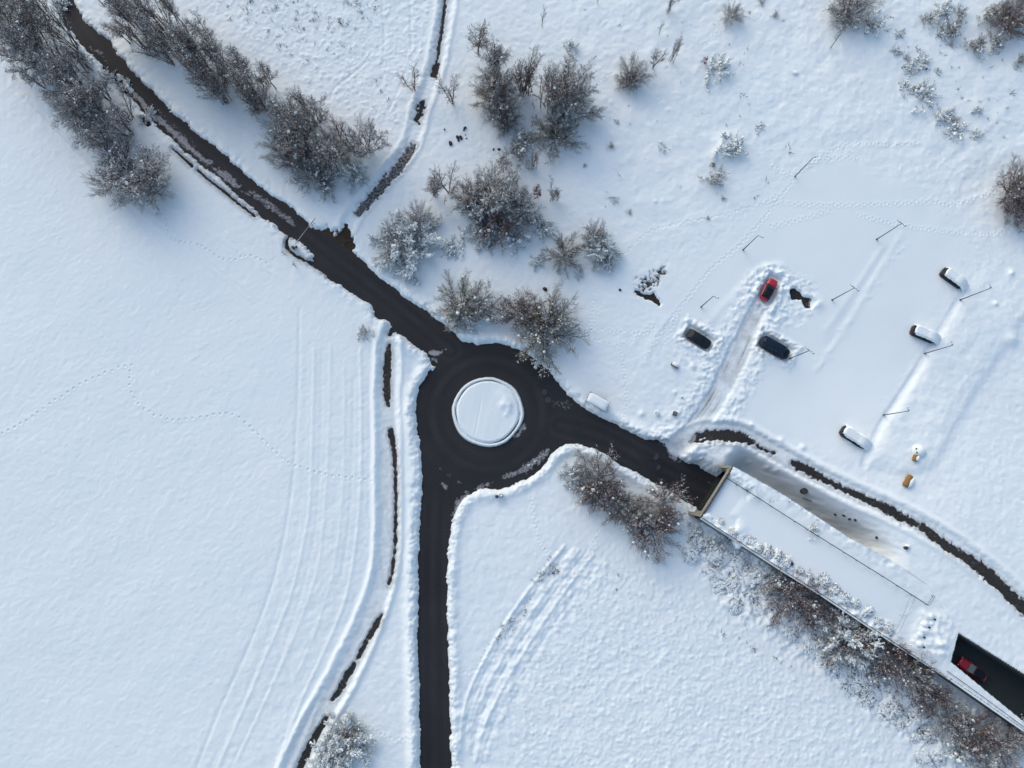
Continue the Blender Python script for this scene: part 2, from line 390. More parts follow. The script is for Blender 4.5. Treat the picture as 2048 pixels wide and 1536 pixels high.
for c in ([(1577, 582), (1587, 577), (1600, 584), (1606, 595), (1597, 599), (1584, 598)], [(1604, 594), (1621, 597), (1629, 606), (1620, 618), (1608, 614), (1604, 604)]):
    q = sdist(W(c), 3) + 0.10 * n05
    h = np.where(q < 2.9, -0.12 + (h + 0.12) * S((q + .05) / 0.35), h)
bump(1632, 610, 1.0, 0.35)
# trench around the dug out cars
def pit(px, py, ang, L, Wc, depth):
    global h
    x, y = PE(px, py)
    c, s = math.cos(ang), math.sin(ang)
    sl = rows(x - 6, x + 6, y - 6, y + 6)
    u = (X[sl] - x) * c + (Y[sl] - y) * s; v = -(X[sl] - x) * s + (Y[sl] - y) * c
    q = np.maximum(np.abs(u) - L / 2, np.abs(v) - Wc / 2)
    m = S((0.55 - q) / 0.5)
    h[sl] = h[sl] * (1 - m) + depth * m + 0.22 * np.exp(-((q - 0.9) / 0.5) ** 2) * (1 + n05[sl])
# banks on the right of the car park: step up, then down again
L1 = smooth_line(W([(2010, 440), (1960, 520), (1920, 592), (1885, 650), (1848, 712), (1800, 790), (1765, 842), (1738, 895), (1725, 930)]))
L2 = smooth_line(W([(2120, 500), (2048, 615), (2000, 690), (1950, 765), (1905, 840), (1872, 900), (1850, 930), (1800, 938)]))
poly = np.concatenate([L1, L2[::-1]])
q = sdist(poly, 8)
h += 0.50 * S(0.5 - (q + 0.3) / 3.4) * (0.94 + 0.06 * n15) * (1 - S((Y - 22) / 16))
h -= 0.24 * np.exp(-((linedist(L1, 4) - 0.1) / 0.5) ** 2) * (1 + 0.4 * n3) * (1 - S((Y - 22) / 14))
h += 0.15 * np.exp(-(linedist(L2, 4) / 0.9) ** 2)
h += M_park * 0
# open earth by the pond edge, speckled stones
q = sdist(W([(1271, 582), (1285, 588), (1300, 590), (1308, 587), (1312, 598), (1322, 606), (1318, 611), (1305, 602), (1290, 597), (1278, 590)]), 3) + .15 * n05
h = np.where(q < 2.9, -0.15 + (h + 0.15) * S((q + .05) / 0.35), h)
bare([(1285, 573), (1296, 566)], [.5, .5], .02, 1.3, .5); bare([(1312, 556), (1322, 546)], [.3, .3], .03, 1.0, .5)
# faces of the bank by the tunnel are left as they fall; round kerb island of the roundabout
di = ri + 0.10 * n08 + 0.05 * n05
isl = (ri < RI + 1.2)
h = np.where(isl, -0.16, h)
dirt_shade = np.where(isl, 0, dirt_shade)
frost([(1048, 846), (1042, 862), (1030, 876)], [.25, .35, .2], .9)
# scraps left on the roundabout
frost([(1428, 966), (1440, 972)], [.5, .4], .5); frost([(864, 706), (878, 706), (886, 700)], [.45, .4, .15], 1.0); frost([(862, 716), (872, 722)], [.3, .2], .8); frost([(888, 694), (892, 700)], [.2, .15], .7); frost([(884, 968), (892, 974)], [.3, .2], .85); frost([(862, 925), (890, 945), (920, 966)], [.06, .08, .06], .6)
frost([(1096, 902), (1066, 926), (1040, 942), (1010, 954)], [.5, .7, .7, .4], .75); frost([(908, 1030), (920, 1004), (936, 990)], [.5, .6, .4], .8); frost([(1134, 812), (1112, 806)], [.9, .6], .45); frost([(930, 985), (960, 974), (985, 966)], [.3, .3, .2], .75)
slush([(1078, 918), (1056, 931)], [.2, .3], .05, .35, .5); slush([(904, 1042), (912, 1022)], [.2, .25], .06, .4, .5)
frost([(1376, 878), (1358, 890), (1346, 898), (1352, 912)], [1.4, 1.6, 1.2, .6], .95); frost([(1330, 888), (1340, 900), (1362, 924)], [.5, .6, .4], .6)
# heaps
for px, py, r, ht in ((1448, 292, 1.7, .7), (1436, 312, 1.2, .45), (1380, 905, 1.0, .5), (1395, 918, .8, .4), (1700, 880, .4, .3), (1283, 828, .5, .3), (1384, 733, .5, .35), (1349, 785, .3, .2), (1459, 905, .6, .25), (1500, 850, .4, .25), (1560, 880, .5, .2), (1495, 925, .35, .3), (1530, 936, .4, .35), (1547, 942, .4, .35), (1602, 895, .5, .3),
                      (2020, 680, 1.0, .5), (2018, 548, .4, .4), (1985, 610, .4, .3), (1590, 150, .4, .25), (1310, 405, .3, .2)):
    bump(px, py, r, ht)
# tunnel deck margins
M_deckl = mask([(1430, 1040), (1560, 1120), (1700, 1205), (1800, 1275), (1790, 1300), (1640, 1200), (1500, 1110), (1410, 1050)], .8)
h += M_deckl * (0.22 * np.maximum(n05, -.3) + 0.2 * np.maximum(n08, -.3))
M_decku = mask([(1480, 940), (1570, 985), (1700, 1072), (1780, 1115), (1800, 1150), (1700, 1100), (1560, 1010), (1470, 955)], .5)
h += M_decku * (0.05 * np.maximum(n05, -.3) + 0.08 * n08 + .06 * n15)
M_smooth = mask([(1470, 985), (1560, 1030), (1690, 1120), (1790, 1190), (1800, 1240), (1720, 1210), (1560, 1110), (1440, 1030)], 1.6)
h = h * (1 - M_smooth) + M_smooth * 0.36
# heaped snow in front of the ramp down to the tunnel's far mouth
M_heap = mask([(1846, 1222), (1890, 1232), (1905, 1262), (1890, 1312), (1830, 1312), (1822, 1280)], 1.2)
h += 0.06 * M_heap
scatter(M_heap, 400, .25, .6, .02, .13, 44, [(1815, 1215), (1910, 1215), (1910, 1320), (1815, 1320)])
# streaked snow on the steep bank beside the deck
h += 0.10 * vnoise(0.55, 31, -0.35, 4.0) * np.exp(-((gd - 12.2) / 1.8) ** 2) * S((ga - 2) / 5) * (1 - S((ga - 24) / 8)) * near

stk = np.clip(0.00 + 0.24 * vnoise(0.40, 32, -0.35, 6.0) + .12 * n3, 0, .5)  # grass streaks through thin snow, also painting shade onto the bank's slope
dirt_shade = np.maximum(dirt_shade, stk * np.exp(-((gd - 11.9) / 1.7) ** 2) * S((ga + 1) / 5) * (1 - S((ga - 24) / 6)) * near)
# footprints
frng = np.random.RandomState(7)
def prints(pts, spacing=0.62, r=0.14, depth=0.05, side=0.13):
    global h
    w = smooth_line(W(pts), 6)
    acc, k = 0.0, 0
    for i in range(len(w) - 1):
        p, q = w[i], w[i + 1]; L = np.linalg.norm(q - p)
        while acc < L:
            c = p + (q - p) * acc / max(L, 1e-6); nn = np.array([-(q - p)[1], (q - p)[0]]) / max(L, 1e-6)
            k += 1
            c = c + nn * side * (1 if k % 2 else -1) + frng.randn(2) * 0.05
            sl = rows(c[0] - .7, c[0] + .7, c[1] - .7, c[1] + .7)
            dd = np.hypot(X[sl] - c[0], Y[sl] - c[1])
            h[sl] -= depth * np.exp(-(dd / r) ** 2) - 0.03 * np.exp(-((dd - .36) / .12) ** 2)
            acc += spacing * (0.9 + 0.2 * frng.rand())
        acc -= L
prints([(-30, 890), (0, 872), (60, 838), (130, 790), (200, 752), (264, 728)], 1.15, .15, .15, .03); prints([(266, 730), (261, 755), (266, 785), (284, 812), (310, 828), (350, 840), (400, 835), (460, 827), (495, 848), (530, 880), (580, 925), (640, 945), (700, 955), (752, 963)], 1.1, .15, .14, .03)
prints([(335, 440), (345, 480), (400, 490), (450, 520), (500, 512), (540, 530)], .9, .15, .16, .05)
for pts in ([(1290, 715), (1340, 640), (1380, 590), (1420, 540), (1480, 490), (1540, 420), (1600, 345), (1660, 305), (1700, 290), (1780, 292), (1832, 288)], [(1240, 520), (1290, 470), (1350, 450), (1420, 437), (1500, 415), (1560, 390)], [(1536, 405), (1640, 412), (1760, 410), (1860, 405), (1900, 412), (1960, 395), (2040, 370)],
            [(1540, 455), (1600, 440), (1660, 422)], [(1715, 433), (1790, 450), (1830, 457), (1900, 465), (1980, 470), (2030, 458)], [(1062, 995), (1068, 1040), (1082, 1090), (1112, 1120)], [(1194, 1060), (1182, 1110), (1150, 1150), (1110, 1190)],
            [(897, 1343), (950, 1340), (968, 1310), (1000, 1270), (1040, 1240)], [(726, 1450), (760, 1462), (780, 1476), (826, 1475)], [(1160, 655), (1230, 664), (1310, 668)], [(1155, 670), (1240, 690), (1290, 660), (1310, 650)], [(1360, 610), (1330, 690)], [(1540, 330), (1580, 350), (1640, 322), (1720, 318)],
            [(1245, 850), (1252, 800), (1246, 730), (1240, 700)], [(1200, 620), (1180, 660), (1190, 580)], [(1410, 90), (1460, 45), (1520, 35)], [(1160, 200), (1220, 150), (1240, 180)], [(1320, 200), (1260, 190)]):
    prints(pts)
def prints_trail(pts):
    groove(pts, .20, .028, .0)
for pts in ([(1300, 690), (1340, 640), (1380, 590), (1420, 540), (1480, 490), (1540, 420), (1600, 345)], [(1240, 520), (1290, 470), (1350, 450), (1420, 437), (1500, 415)], [(895, 1343), (950, 1340), (968, 1310), (1000, 1270), (1040, 1240), (1060, 1180), (1120, 1110)], [(950, 1338), (985, 1330), (1000, 1322)], [(780, 1476), (826, 1475)], [(740, 1530), (800, 1485)]):
    prints_trail(pts)

CARS = [  # kind, px, py, direction in photo (front), z level
    ('red_hatch', 1537.5, 579.5, (24, -43)), ('dark_sedan', 1397, 678, (44, 28)), ('dark_van', 1549, 696, (58, 34)),
    ('buried_a', 1904, 557, (38, 30)), ('buried_b', 1846, 669, (45, 20)), ('buried_c', 1707, 875, (45, 30)), ('red_ramp', 1946, 1340, (-58, -42))]
def car_pose(px, py, dr):
    x, y = PE(px, py, .6)
    return x, y, math.atan2(-dr[1], dr[0])
for k, px, py, dr in CARS[:3]:
    x, y, a_ = car_pose(px, py, dr)
    pit(px, py, a_, 4.4 if k != 'dark_van' else 5.0, 1.9, 0.06)

# far away everything is plain snow
h = np.where(near, h, 0.4).astype(np.float32)
sheet = (h < 0.10) & near
Z = E + h
Z = np.where(in_corr, -3.4, Z).astype(np.float32)

# ------------------------------------------------------------------ materials
def new_mat(name, col, rough=0.6, noise=None, metal=0.0, spec=0.5, coat=0.0):
    m = bpy.data.materials.new(name); m.use_nodes = True
    nt = m.node_tree; b = nt.nodes['Principled BSDF']
    b.inputs['Base Color'].default_value = (*col, 1); b.inputs['Roughness'].default_value = rough
    b.inputs['Metallic'].default_value = metal; b.inputs['Specular IOR Level'].default_value = spec
    b.inputs['Coat Weight'].default_value = coat
    if noise:
        sc, col2, fac = noise
        tc = nt.nodes.new('ShaderNodeTexCoord')
        n = nt.nodes.new('ShaderNodeTexNoise'); n.inputs['Scale'].default_value = sc; n.inputs['Detail'].default_value = 5
        r = nt.nodes.new('ShaderNodeValToRGB'); r.color_ramp.elements[0].position = 0.5 - fac; r.color_ramp.elements[1].position = 0.5 + fac
        r.color_ramp.elements[0].color = (*col, 1); r.color_ramp.elements[1].color = (*col2, 1)
        nt.links.new(tc.outputs['Object'], n.inputs['Vector']); nt.links.new(n.outputs['Fac'], r.inputs[0]); nt.links.new(r.outputs[0], b.inputs['Base Color'])
    return m
MAT = {
    'snow_plain': new_mat('snow_plain', (0.825, 0.88, 0.87), 0.75, (1.5, (0.785, 0.84, 0.835), .3)),
    'bark': new_mat('bark', (0.125, 0.092, 0.084), 0.9, (3.0, (0.175, 0.135, 0.125), .25)),
    'bark_pale': new_mat('bark_pale', (0.10, 0.086, 0.078), 0.9, (3.0, (0.15, 0.13, 0.12), .25)),
    'bark_red': new_mat('bark_red', (0.115, 0.062, 0.053), 0.9, (2.0, (0.155, 0.092, 0.08), .25)),
    'bark_olive': new_mat('bark_olive', (0.105, 0.080, 0.046), 0.9, (2.0, (0.14, 0.105, 0.066), .25)),
    'leaf_red': new_mat('leaf_red', (0.16, 0.045, 0.035), 0.8, (6.0, (0.10, 0.05, 0.04), .2)),
    'leaf_dark': new_mat('leaf_dark', (0.035, 0.040, 0.038), 0.8, (5.0, (0.07, 0.055, 0.05), .2)),
    'concrete': new_mat('concrete', (0.24, 0.22, 0.18), 0.85, (2.0, (0.34, 0.31, 0.26), .2)),
    'concrete_dark': new_mat('concrete_dark', (0.10, 0.10, 0.095), 0.9, (1.2, (0.17, 0.165, 0.15), .2)),
    'concrete_black': new_mat('concrete_black', (0.045, 0.05, 0.048), 0.9, (1.2, (0.07, 0.075, 0.07), .2)),
    'steel_dark': new_mat('steel_dark', (0.05, 0.062, 0.08), 0.5, (5.0, (0.06, 0.07, 0.085), .2), 0.3),
    'steel': new_mat('steel', (0.22, 0.23, 0.25), 0.45, (5.0, (0.28, 0.29, 0.30), .2), 0.5),
    'rock': new_mat('rock', (0.030, 0.028, 0.028), 0.85, (4.0, (0.06, 0.055, 0.05), .2)),
    'straw': new_mat('straw', (0.33, 0.20, 0.065), 0.9, (9.0, (0.20, 0.11, 0.04), .15)),
    'tyre': new_mat('tyre', (0.02, 0.02, 0.02), 0.85, (20., (0.03, 0.03, 0.03), .2)),
    'rim': new_mat('rim', (0.35, 0.36, 0.38), 0.35, (20., (0.3, 0.3, 0.32), .2), .8),
    'glass': new_mat('glass', (0.012, 0.018, 0.024), 0.15, (1.0, (0.016, 0.024, 0.03), .2), 0, .08),
    'glass_teal': new_mat('glass_teal', (0.02, 0.07, 0.085), 0.15, (1.0, (0.03, 0.09, 0.11), .2), 0, .6),
    'red_paint': new_mat('red_paint', (0.42, 0.008, 0.022), 0.35, (.8, (0.46, 0.010, 0.028), .3), 0, .5, .4),
    'black_paint': new_mat('black_paint', (0.016, 0.021, 0.026), 0.3, (.8, (0.020, 0.026, 0.033), .3), 0, .2, 0),
    'blue_paint': new_mat('blue_paint', (0.010, 0.020, 0.036), 0.3, (.8, (0.014, 0.026, 0.045), .3), 0, .22, 0),
    'black_plastic': new_mat('black_plastic', (0.02, 0.02, 0.022), 0.6, (10., (0.028, 0.028, 0.03), .3)),
    'lamp_red': new_mat('lamp_red', (0.30, 0.012, 0.012), 0.25, (10., (0.25, 0.01, 0.01), .3)),
    'lamp_clear': new_mat('lamp_clear', (0.55, 0.56, 0.58), 0.15, (10., (0.45, 0.46, 0.5), .3)),
    'blue_box': new_mat('blue_box', (0.03, 0.045, 0.10), 0.5, (8., (0.04, 0.06, 0.12), .2)),
    'white_red': new_mat('white_red', (0.45, 0.45, 0.46), 0.5, (1.0, (0.38, 0.33, 0.32), .1)),
    'dead_grass': new_mat('dead_grass', (0.10, 0.075, 0.04), 0.95, (1.0, (0.16, 0.12, 0.07), .2)),
    'rust': new_mat('rust', (0.045, 0.025, 0.024), 0.8, (3.0, (0.07, 0.035, 0.03), .2)),
}
def snow_mat():
    m = bpy.data.materials.new('snow'); m.use_nodes = True
    nt = m.node_tree; b = nt.nodes['Principled BSDF']; L = nt.links
    at = nt.nodes.new('ShaderNodeAttribute'); at.attribute_name = 'dirt_shade'
    geo = nt.nodes.new('ShaderNodeNewGeometry')
    n1 = nt.nodes.new('ShaderNodeTexNoise'); n1.inputs['Scale'].default_value = 0.06; n1.inputs['Detail'].default_value = 4
    n2 = nt.nodes.new('ShaderNodeTexNoise'); n2.inputs['Scale'].default_value = 4.0; n2.inputs['Detail'].default_value = 6; n2.inputs['Roughness'].default_value = .65
    L.new(geo.outputs['Position'], n1.inputs['Vector']); L.new(geo.outputs['Position'], n2.inputs['Vector'])
    r1 = nt.nodes.new('ShaderNodeValToRGB')
    r1.color_ramp.elements[0].color = (0.805, 0.875, 0.87, 1); r1.color_ramp.elements[1].color = (0.835, 0.885, 0.868, 1)
    r1.color_ramp.elements[0].position = .35; r1.color_ramp.elements[1].position = .65
    L.new(n1.outputs['Fac'], r1.inputs[0])
    r2 = nt.nodes.new('ShaderNodeValToRGB')
    r2.color_ramp.elements[0].color = (0.10, 0.088, 0.078, 1); r2.color_ramp.elements[1].color = (0.44, 0.43, 0.42, 1)
    r2.color_ramp.elements[0].position = .32; r2.color_ramp.elements[1].position = .62
    L.new(n2.outputs['Fac'], r2.inputs[0])
    mx = nt.nodes.new('ShaderNodeMix'); mx.data_type = 'RGBA'
    L.new(at.outputs['Fac'], mx.inputs[0]); L.new(r1.outputs[0], mx.inputs[6]); L.new(r2.outputs[0], mx.inputs[7])
    L.new(mx.outputs[2], b.inputs['Base Color'])
    b.inputs['Roughness'].default_value = 0.8; b.inputs['Specular IOR Level'].default_value = 0.2
    bp = nt.nodes.new('ShaderNodeBump'); bp.inputs['Strength'].default_value = 0.35; bp.inputs['Distance'].default_value = 0.06
    n3_ = nt.nodes.new('ShaderNodeTexNoise'); n3_.inputs['Scale'].default_value = 3.2; n3_.inputs['Detail'].default_value = 5
    L.new(geo.outputs['Position'], n3_.inputs['Vector']); L.new(n3_.outputs['Fac'], bp.inputs['Height']); L.new(bp.outputs[0], b.inputs['Normal'])
    return m
def road_mat(name, cols, rough=.75):
    m = bpy.data.materials.new(name); m.use_nodes = True
    nt = m.node_tree; b = nt.nodes['Principled BSDF']; L = nt.links
    geo = nt.nodes.new('ShaderNodeNewGeometry')
    n1 = nt.nodes.new('ShaderNodeTexNoise'); n1.inputs['Scale'].default_value = 0.13; n1.inputs['Detail'].default_value = 6; n1.inputs['Roughness'].default_value = .6
    n2 = nt.nodes.new('ShaderNodeTexNoise'); n2.inputs['Scale'].default_value = 5.0; n2.inputs['Detail'].default_value = 4
    L.new(geo.outputs['Position'], n1.inputs['Vector']); L.new(geo.outputs['Position'], n2.inputs['Vector'])
    r = nt.nodes.new('ShaderNodeValToRGB')
    r.color_ramp.elements[0].position = .36; r.color_ramp.elements[1].position = .64
    r.color_ramp.elements[0].color = (*cols[0], 1); r.color_ramp.elements[1].color = (*cols[1], 1)
    L.new(n1.outputs['Fac'], r.inputs[0])
    mul = nt.nodes.new('ShaderNodeMix'); mul.data_type = 'RGBA'; mul.blend_type = 'MULTIPLY'; mul.inputs[0].default_value = 1
    mr = nt.nodes.new('ShaderNodeMapRange'); mr.inputs['From Min'].default_value = .3; mr.inputs['From Max'].default_value = .7; mr.inputs['To Min'].default_value = .75; mr.inputs['To Max'].default_value = 1.25
    wa = nt.nodes.new('ShaderNodeAttribute'); wa.attribute_name = 'wear'
    wm = nt.nodes.new('ShaderNodeMath'); wm.operation = 'MULTIPLY'; wadd = nt.nodes.new('ShaderNodeMath'); wadd.operation = 'MULTIPLY_ADD'; wadd.inputs[1].default_value = .32; wadd.inputs[2].default_value = 1.0
    L.new(wa.outputs['Fac'], wadd.inputs[0]); L.new(mr.outputs[0], wm.inputs[0]); L.new(wadd.outputs[0], wm.inputs[1])
    L.new(n2.outputs['Fac'], mr.inputs[0]); L.new(r.outputs[0], mul.inputs[6]); L.new(wm.outputs[0], mul.inputs[7])
    at = nt.nodes.new('ShaderNodeAttribute'); at.attribute_name = 'frost'
    n3_ = nt.nodes.new('ShaderNodeTexNoise'); n3_.inputs['Scale'].default_value = 2.6; n3_.inputs['Detail'].default_value = 7; n3_.inputs['Roughness'].default_value = .72
    L.new(geo.outputs['Position'], n3_.inputs['Vector'])
    ad_ = nt.nodes.new('ShaderNodeMath'); ad_.operation = 'MULTIPLY_ADD'; ad_.inputs[1].default_value = 1.0
    sub = nt.nodes.new('ShaderNodeMath'); sub.operation = 'MULTIPLY_ADD'; sub.inputs[1].default_value = 2.2; sub.inputs[2].default_value = -1.1
    L.new(n3_.outputs['Fac'], sub.inputs[0]); L.new(at.outputs['Fac'], ad_.inputs[0]); L.new(sub.outputs[0], ad_.inputs[2])
    m2 = nt.nodes.new('ShaderNodeMapRange'); m2.interpolation_type = 'SMOOTHSTEP'; m2.inputs['From Min'].default_value = .38; m2.inputs['From Max'].default_value = 1.05; m2.inputs['To Max'].default_value = .9
    L.new(ad_.outputs[0], m2.inputs[0])
    m0 = nt.nodes.new('ShaderNodeMath'); m0.operation = 'MULTIPLY'; gt = nt.nodes.new('ShaderNodeMapRange'); gt.inputs['From Max'].default_value = .25
    L.new(at.outputs['Fac'], gt.inputs[0]); L.new(m2.outputs[0], m0.inputs[0]); L.new(gt.outputs[0], m0.inputs[1])
    fm = nt.nodes.new('ShaderNodeMix'); fm.data_type = 'RGBA'; fm.inputs[7].default_value = (.36, .36, .37, 1)
    L.new(m0.outputs[0], fm.inputs[0]); L.new(mul.outputs[2], fm.inputs[6])
    L.new(fm.outputs[2], b.inputs['Base Color'])
    b.inputs['Roughness'].default_value = rough; b.inputs['Specular IOR Level'].default_value = .3
    return m
MAT['snow'] = snow_mat()
MAT['asphalt'] = road_mat('asphalt', ((0.0195, 0.020, 0.0235), (0.0265, 0.0262, 0.0285)))
MAT['path'] = road_mat('path_surface', ((0.024, 0.024, 0.024), (0.038, 0.035, 0.032)), .9)
MAT['ramp_asphalt'] = road_mat('ramp_asphalt', ((0.030, 0.040, 0.040), (0.038, 0.050, 0.048)))
MAT['earth'] = road_mat('earth', ((0.026, 0.023, 0.018), (0.06, 0.046, 0.03)), .95)

# ------------------------------------------------------------------ object helpers
def fast_mesh(name, V, F):
    me = bpy.data.meshes.new(name)
    V = np.asarray(V, np.float32); F = np.asarray(F, np.int32)
    m, k = F.shape
    me.vertices.add(len(V)); me.vertices.foreach_set('co', V.ravel())
    me.loops.add(m * k); me.loops.foreach_set('vertex_index', F.ravel())
    me.polygons.add(m); me.polygons.foreach_set('loop_start', np.arange(0, m * k, k, dtype=np.int32))
    me.polygons.foreach_set('loop_total', np.full(m, k, np.int32))
    me.update(calc_edges=True)
    return me
def shade_smooth(me):
    me.polygons.foreach_set('use_smooth', np.ones(len(me.polygons), bool)); me.update()
def link(name, me, mat=None, parent=None, loc=None):
    o = bpy.data.objects.new(name, me)
    if mat is not None and not me.materials: me.materials.append(MAT[mat] if isinstance(mat, str) else mat)
    COL.objects.link(o)
    if parent is not None: o.parent = parent
    if loc is not None: o.location = loc
    return o
def tag(o, label=None, cat=None, group=None, kind=None):
    if label: o['label'] = label
    if cat: o['category'] = cat
    if group: o['group'] = group
    if kind: o['kind'] = kind
    return o
def thing(name, loc, rz, label, cat, group=None):
    o = bpy.data.objects.new(name, None); COL.objects.link(o)
    o.empty_display_size = 0.3
    o.location = loc; o.rotation_euler = (0, 0, rz)
    return tag(o, label, cat, group)
def copy_tree(o, parent=None):
    c = o.copy(); COL.objects.link(c); c.parent = parent
    for ch in list(o.children): copy_tree(ch, c)
    return c
class MB:
    def __init__(s): s.v = []; s.f = []
    def box(s, c, size, rz=0.0, rot=None, taper=1.0):
        i = len(s.v); M = Matrix.Rotation(rz, 3, 'Z') if rot is None else rot
        for z in (-.5, .5):
            t = taper if z > 0 else 1
            for x, y in ((-.5, -.5), (.5, -.5), (.5, .5), (-.5, .5)):
                s.v.append(tuple(Vector(c) + M @ Vector((x * size[0] * t, y * size[1] * t, z * size[2]))))
        s.f += [tuple(i + k for k in q) for q in ((3, 2, 1, 0), (4, 5, 6, 7), (0, 1, 5, 4), (1, 2, 6, 5), (2, 3, 7, 6), (3, 0, 4, 7))]
        return s
    def tube(s, p, q, r0, r1=None, n=8, cap=True):
        r1 = r0 if r1 is None else r1
        p, q = Vector(p), Vector(q); d = (q - p).normalized()
        a = d.orthogonal().normalized(); b = d.cross(a); i = len(s.v)
        for c, r in ((p, r0), (q, r1)):
            for k in range(n):
                t = 2 * math.pi * k / n
                s.v.append(tuple(c + a * r * math.cos(t) + b * r * math.sin(t)))
        for k in range(n): s.f.append((i + k, i + (k + 1) % n, i + n + (k + 1) % n, i + n + k))
        if cap: s.f += [tuple(i + k for k in range(n - 1, -1, -1)), tuple(i + n + k for k in range(n))]
        return s
    def poly(s, pts):
        i = len(s.v); s.v += [tuple(p) for p in pts]; s.f.append(tuple(range(i, i + len(pts)))); return s
    def prism(s, pts, z0, z1):
        n = len(pts); i = len(s.v)
        s.v += [(p[0], p[1], z0) for p in pts] + [(p[0], p[1], z1) for p in pts]
        for k in range(n): s.f.append((i + k, i + (k + 1) % n, i + n + (k + 1) % n, i + n + k))
        s.f += [tuple(i + k for k in range(n - 1, -1, -1)), tuple(i + n + k for k in range(n))]
        return s
    def blob(s, c, rx, ry, rz_, seed=0, amp=.2, nu=10, nv=6):
        r = random.Random(seed); i = len(s.v)
        ph = [r.uniform(0, 6.28) for _ in range(4)]
        for a in range(nv + 1):
            th = math.pi * a / nv
            for b in range(nu):
                p = 2 * math.pi * b / nu
                k = 1 + amp * (math.sin(2 * p + ph[0] + th) * .5 + math.sin(3 * p + ph[1] - 2 * th) * .3 + math.sin(5 * p + ph[2] + 3 * th) * .3) * math.sin(th)
                s.v.append((c[0] + rx * k * math.sin(th) * math.cos(p), c[1] + ry * k * math.sin(th) * math.sin(p), c[2] + rz_ * math.cos(th) * (1 + amp * .3 * math.sin(ph[3]))))
        for a in range(nv):
            for b in range(nu):
                s.f.append((i + a * nu + b, i + (a + 1) * nu + b, i + (a + 1) * nu + (b + 1) % nu, i + a * nu + (b + 1) % nu))
        return s
    def build(s, name, mat, parent=None, smooth=False, loc=None, bevel=0):
        me = bpy.data.meshes.new(name); me.from_pydata(s.v, [], s.f); me.update()
        if smooth: shade_smooth(me)
        o = link(name, me, mat, parent, loc)
        if bevel:
            b = o.modifiers.new('bevel', 'BEVEL'); b.width = bevel; b.segments = 2
        return o
def grid_idx(mask_cells):
    jj, ii = np.nonzero(mask_cells)
    q = np.stack([jj * NX + ii, jj * NX + ii + 1, (jj + 1) * NX + ii + 1, (jj + 1) * NX + ii], 1)
    u, inv = np.unique(q, return_inverse=True)
    return u, inv.reshape(q.shape)
def cell_patch(name, cells, zz, mat, parent=None):
    u, F = grid_idx(cells)
    V = np.stack([X.ravel()[u], Y.ravel()[u], np.broadcast_to(zz, X.shape).ravel()[u]], 1)
    me = fast_mesh(name, V, F); shade_smooth(me)
    return link(name, me, mat, parent), u
GZ = np.where(in_cut, -2.0, np.where(in_corr, DECK + np.maximum(h, 0.18), Z)).astype(np.float32)
def ground(x, y):
    i = min(max(np.searchsorted(XS, x) - 1, 0), NX - 2); j = min(max(np.searchsorted(YS, y) - 1, 0), NY - 2)
    tx = (x - XS[i]) / (XS[i + 1] - XS[i]); ty = (y - YS[j]) / (YS[j + 1] - YS[j])
    Z = GZ
    return float((Z[j, i] * (1 - tx) + Z[j, i + 1] * tx) * (1 - ty) + (Z[j + 1, i] * (1 - tx) + Z[j + 1, i + 1] * tx) * ty)
def at(px, py, zoff=0.0):
    """point whose height zoff above the snow shows at this pixel"""
    z = 0.0
    for _ in range(6):
        x, y = P(px, py, z + zoff); z = ground(x, y)
    return x, y, z

# ------------------------------------------------------------------ snow sheet, roads below it
allc = np.ones((NY - 1, NX - 1), bool)
deep = in_corr[:-1, :-1] & in_corr[1:, 1:] & in_corr[:-1, 1:] & in_corr[1:, :-1]
o, u = cell_patch('snow_ground', allc & ~deep, Z, 'snow')
at_ = o.data.attributes.new('dirt_shade', 'FLOAT', 'POINT'); at_.data.foreach_set('value', np.clip(dirt_shade.ravel()[u], 0, 1).astype(np.float32))
tag(o, kind='structure')
def dil(m, n):
    for _ in range(n):
        k = m.copy(); k[1:] |= m[:-1]; k[:-1] |= m[1:]; k[:, 1:] |= m[:, :-1]; k[:, :-1] |= m[:, 1:]; m = k
    return m
sh = dil(sheet, 3)
isroad = (sd < 0.8)
earthm = dil((turnoff < 1.5) & (sd > 0.1), 2) | (inside(W([(1255, 530), (1335, 530), (1335, 620), (1255, 620)])))
rd = sh & isroad & ~earthm & ~in_corr
ea = sh & earthm & ~in_corr
pa = sh & ~isroad & ~earthm & ~in_corr
EDGE = np.exp(-((h + 0.02) / 0.07) ** 2) * (h < 0.1)
def sheet_obj(name, cells, dz, mat, f):
    o, u = cell_patch(name, cells[:-1, :-1], E + dz, mat)
    a_ = o.data.attributes.new('frost', 'FLOAT', 'POINT'); a_.data.foreach_set('value', np.clip(f.ravel()[u], 0, 1).astype(np.float32))
    a_ = o.data.attributes.new('wear', 'FLOAT', 'POINT'); a_.data.foreach_set('value', WEAR.ravel()[u].astype(np.float32))
    return tag(o, kind='structure')
WEAR = np.zeros(X.shape, np.float32)
for pts in ([(125, -20), (190, 85), (290, 195), (420, 310), (560, 425), (680, 520), (800, 615), (900, 700)], [(870, 1560), (867, 1300), (866, 1100), (872, 980)], [(1120, 850), (1200, 872), (1300, 925), (1420, 985)]):
    D = linedist(smooth_line(W(pts)), 4)
    WEAR += (np.exp(-(D / .45) ** 2) + .7 * np.exp(-((D - 1.75) / .35) ** 2) - .6 * np.exp(-((D - .95) / .4) ** 2)) * (.6 + .4 * n3)
dr_ = np.hypot(X - ISL[0], Y - ISL[1] + .3)
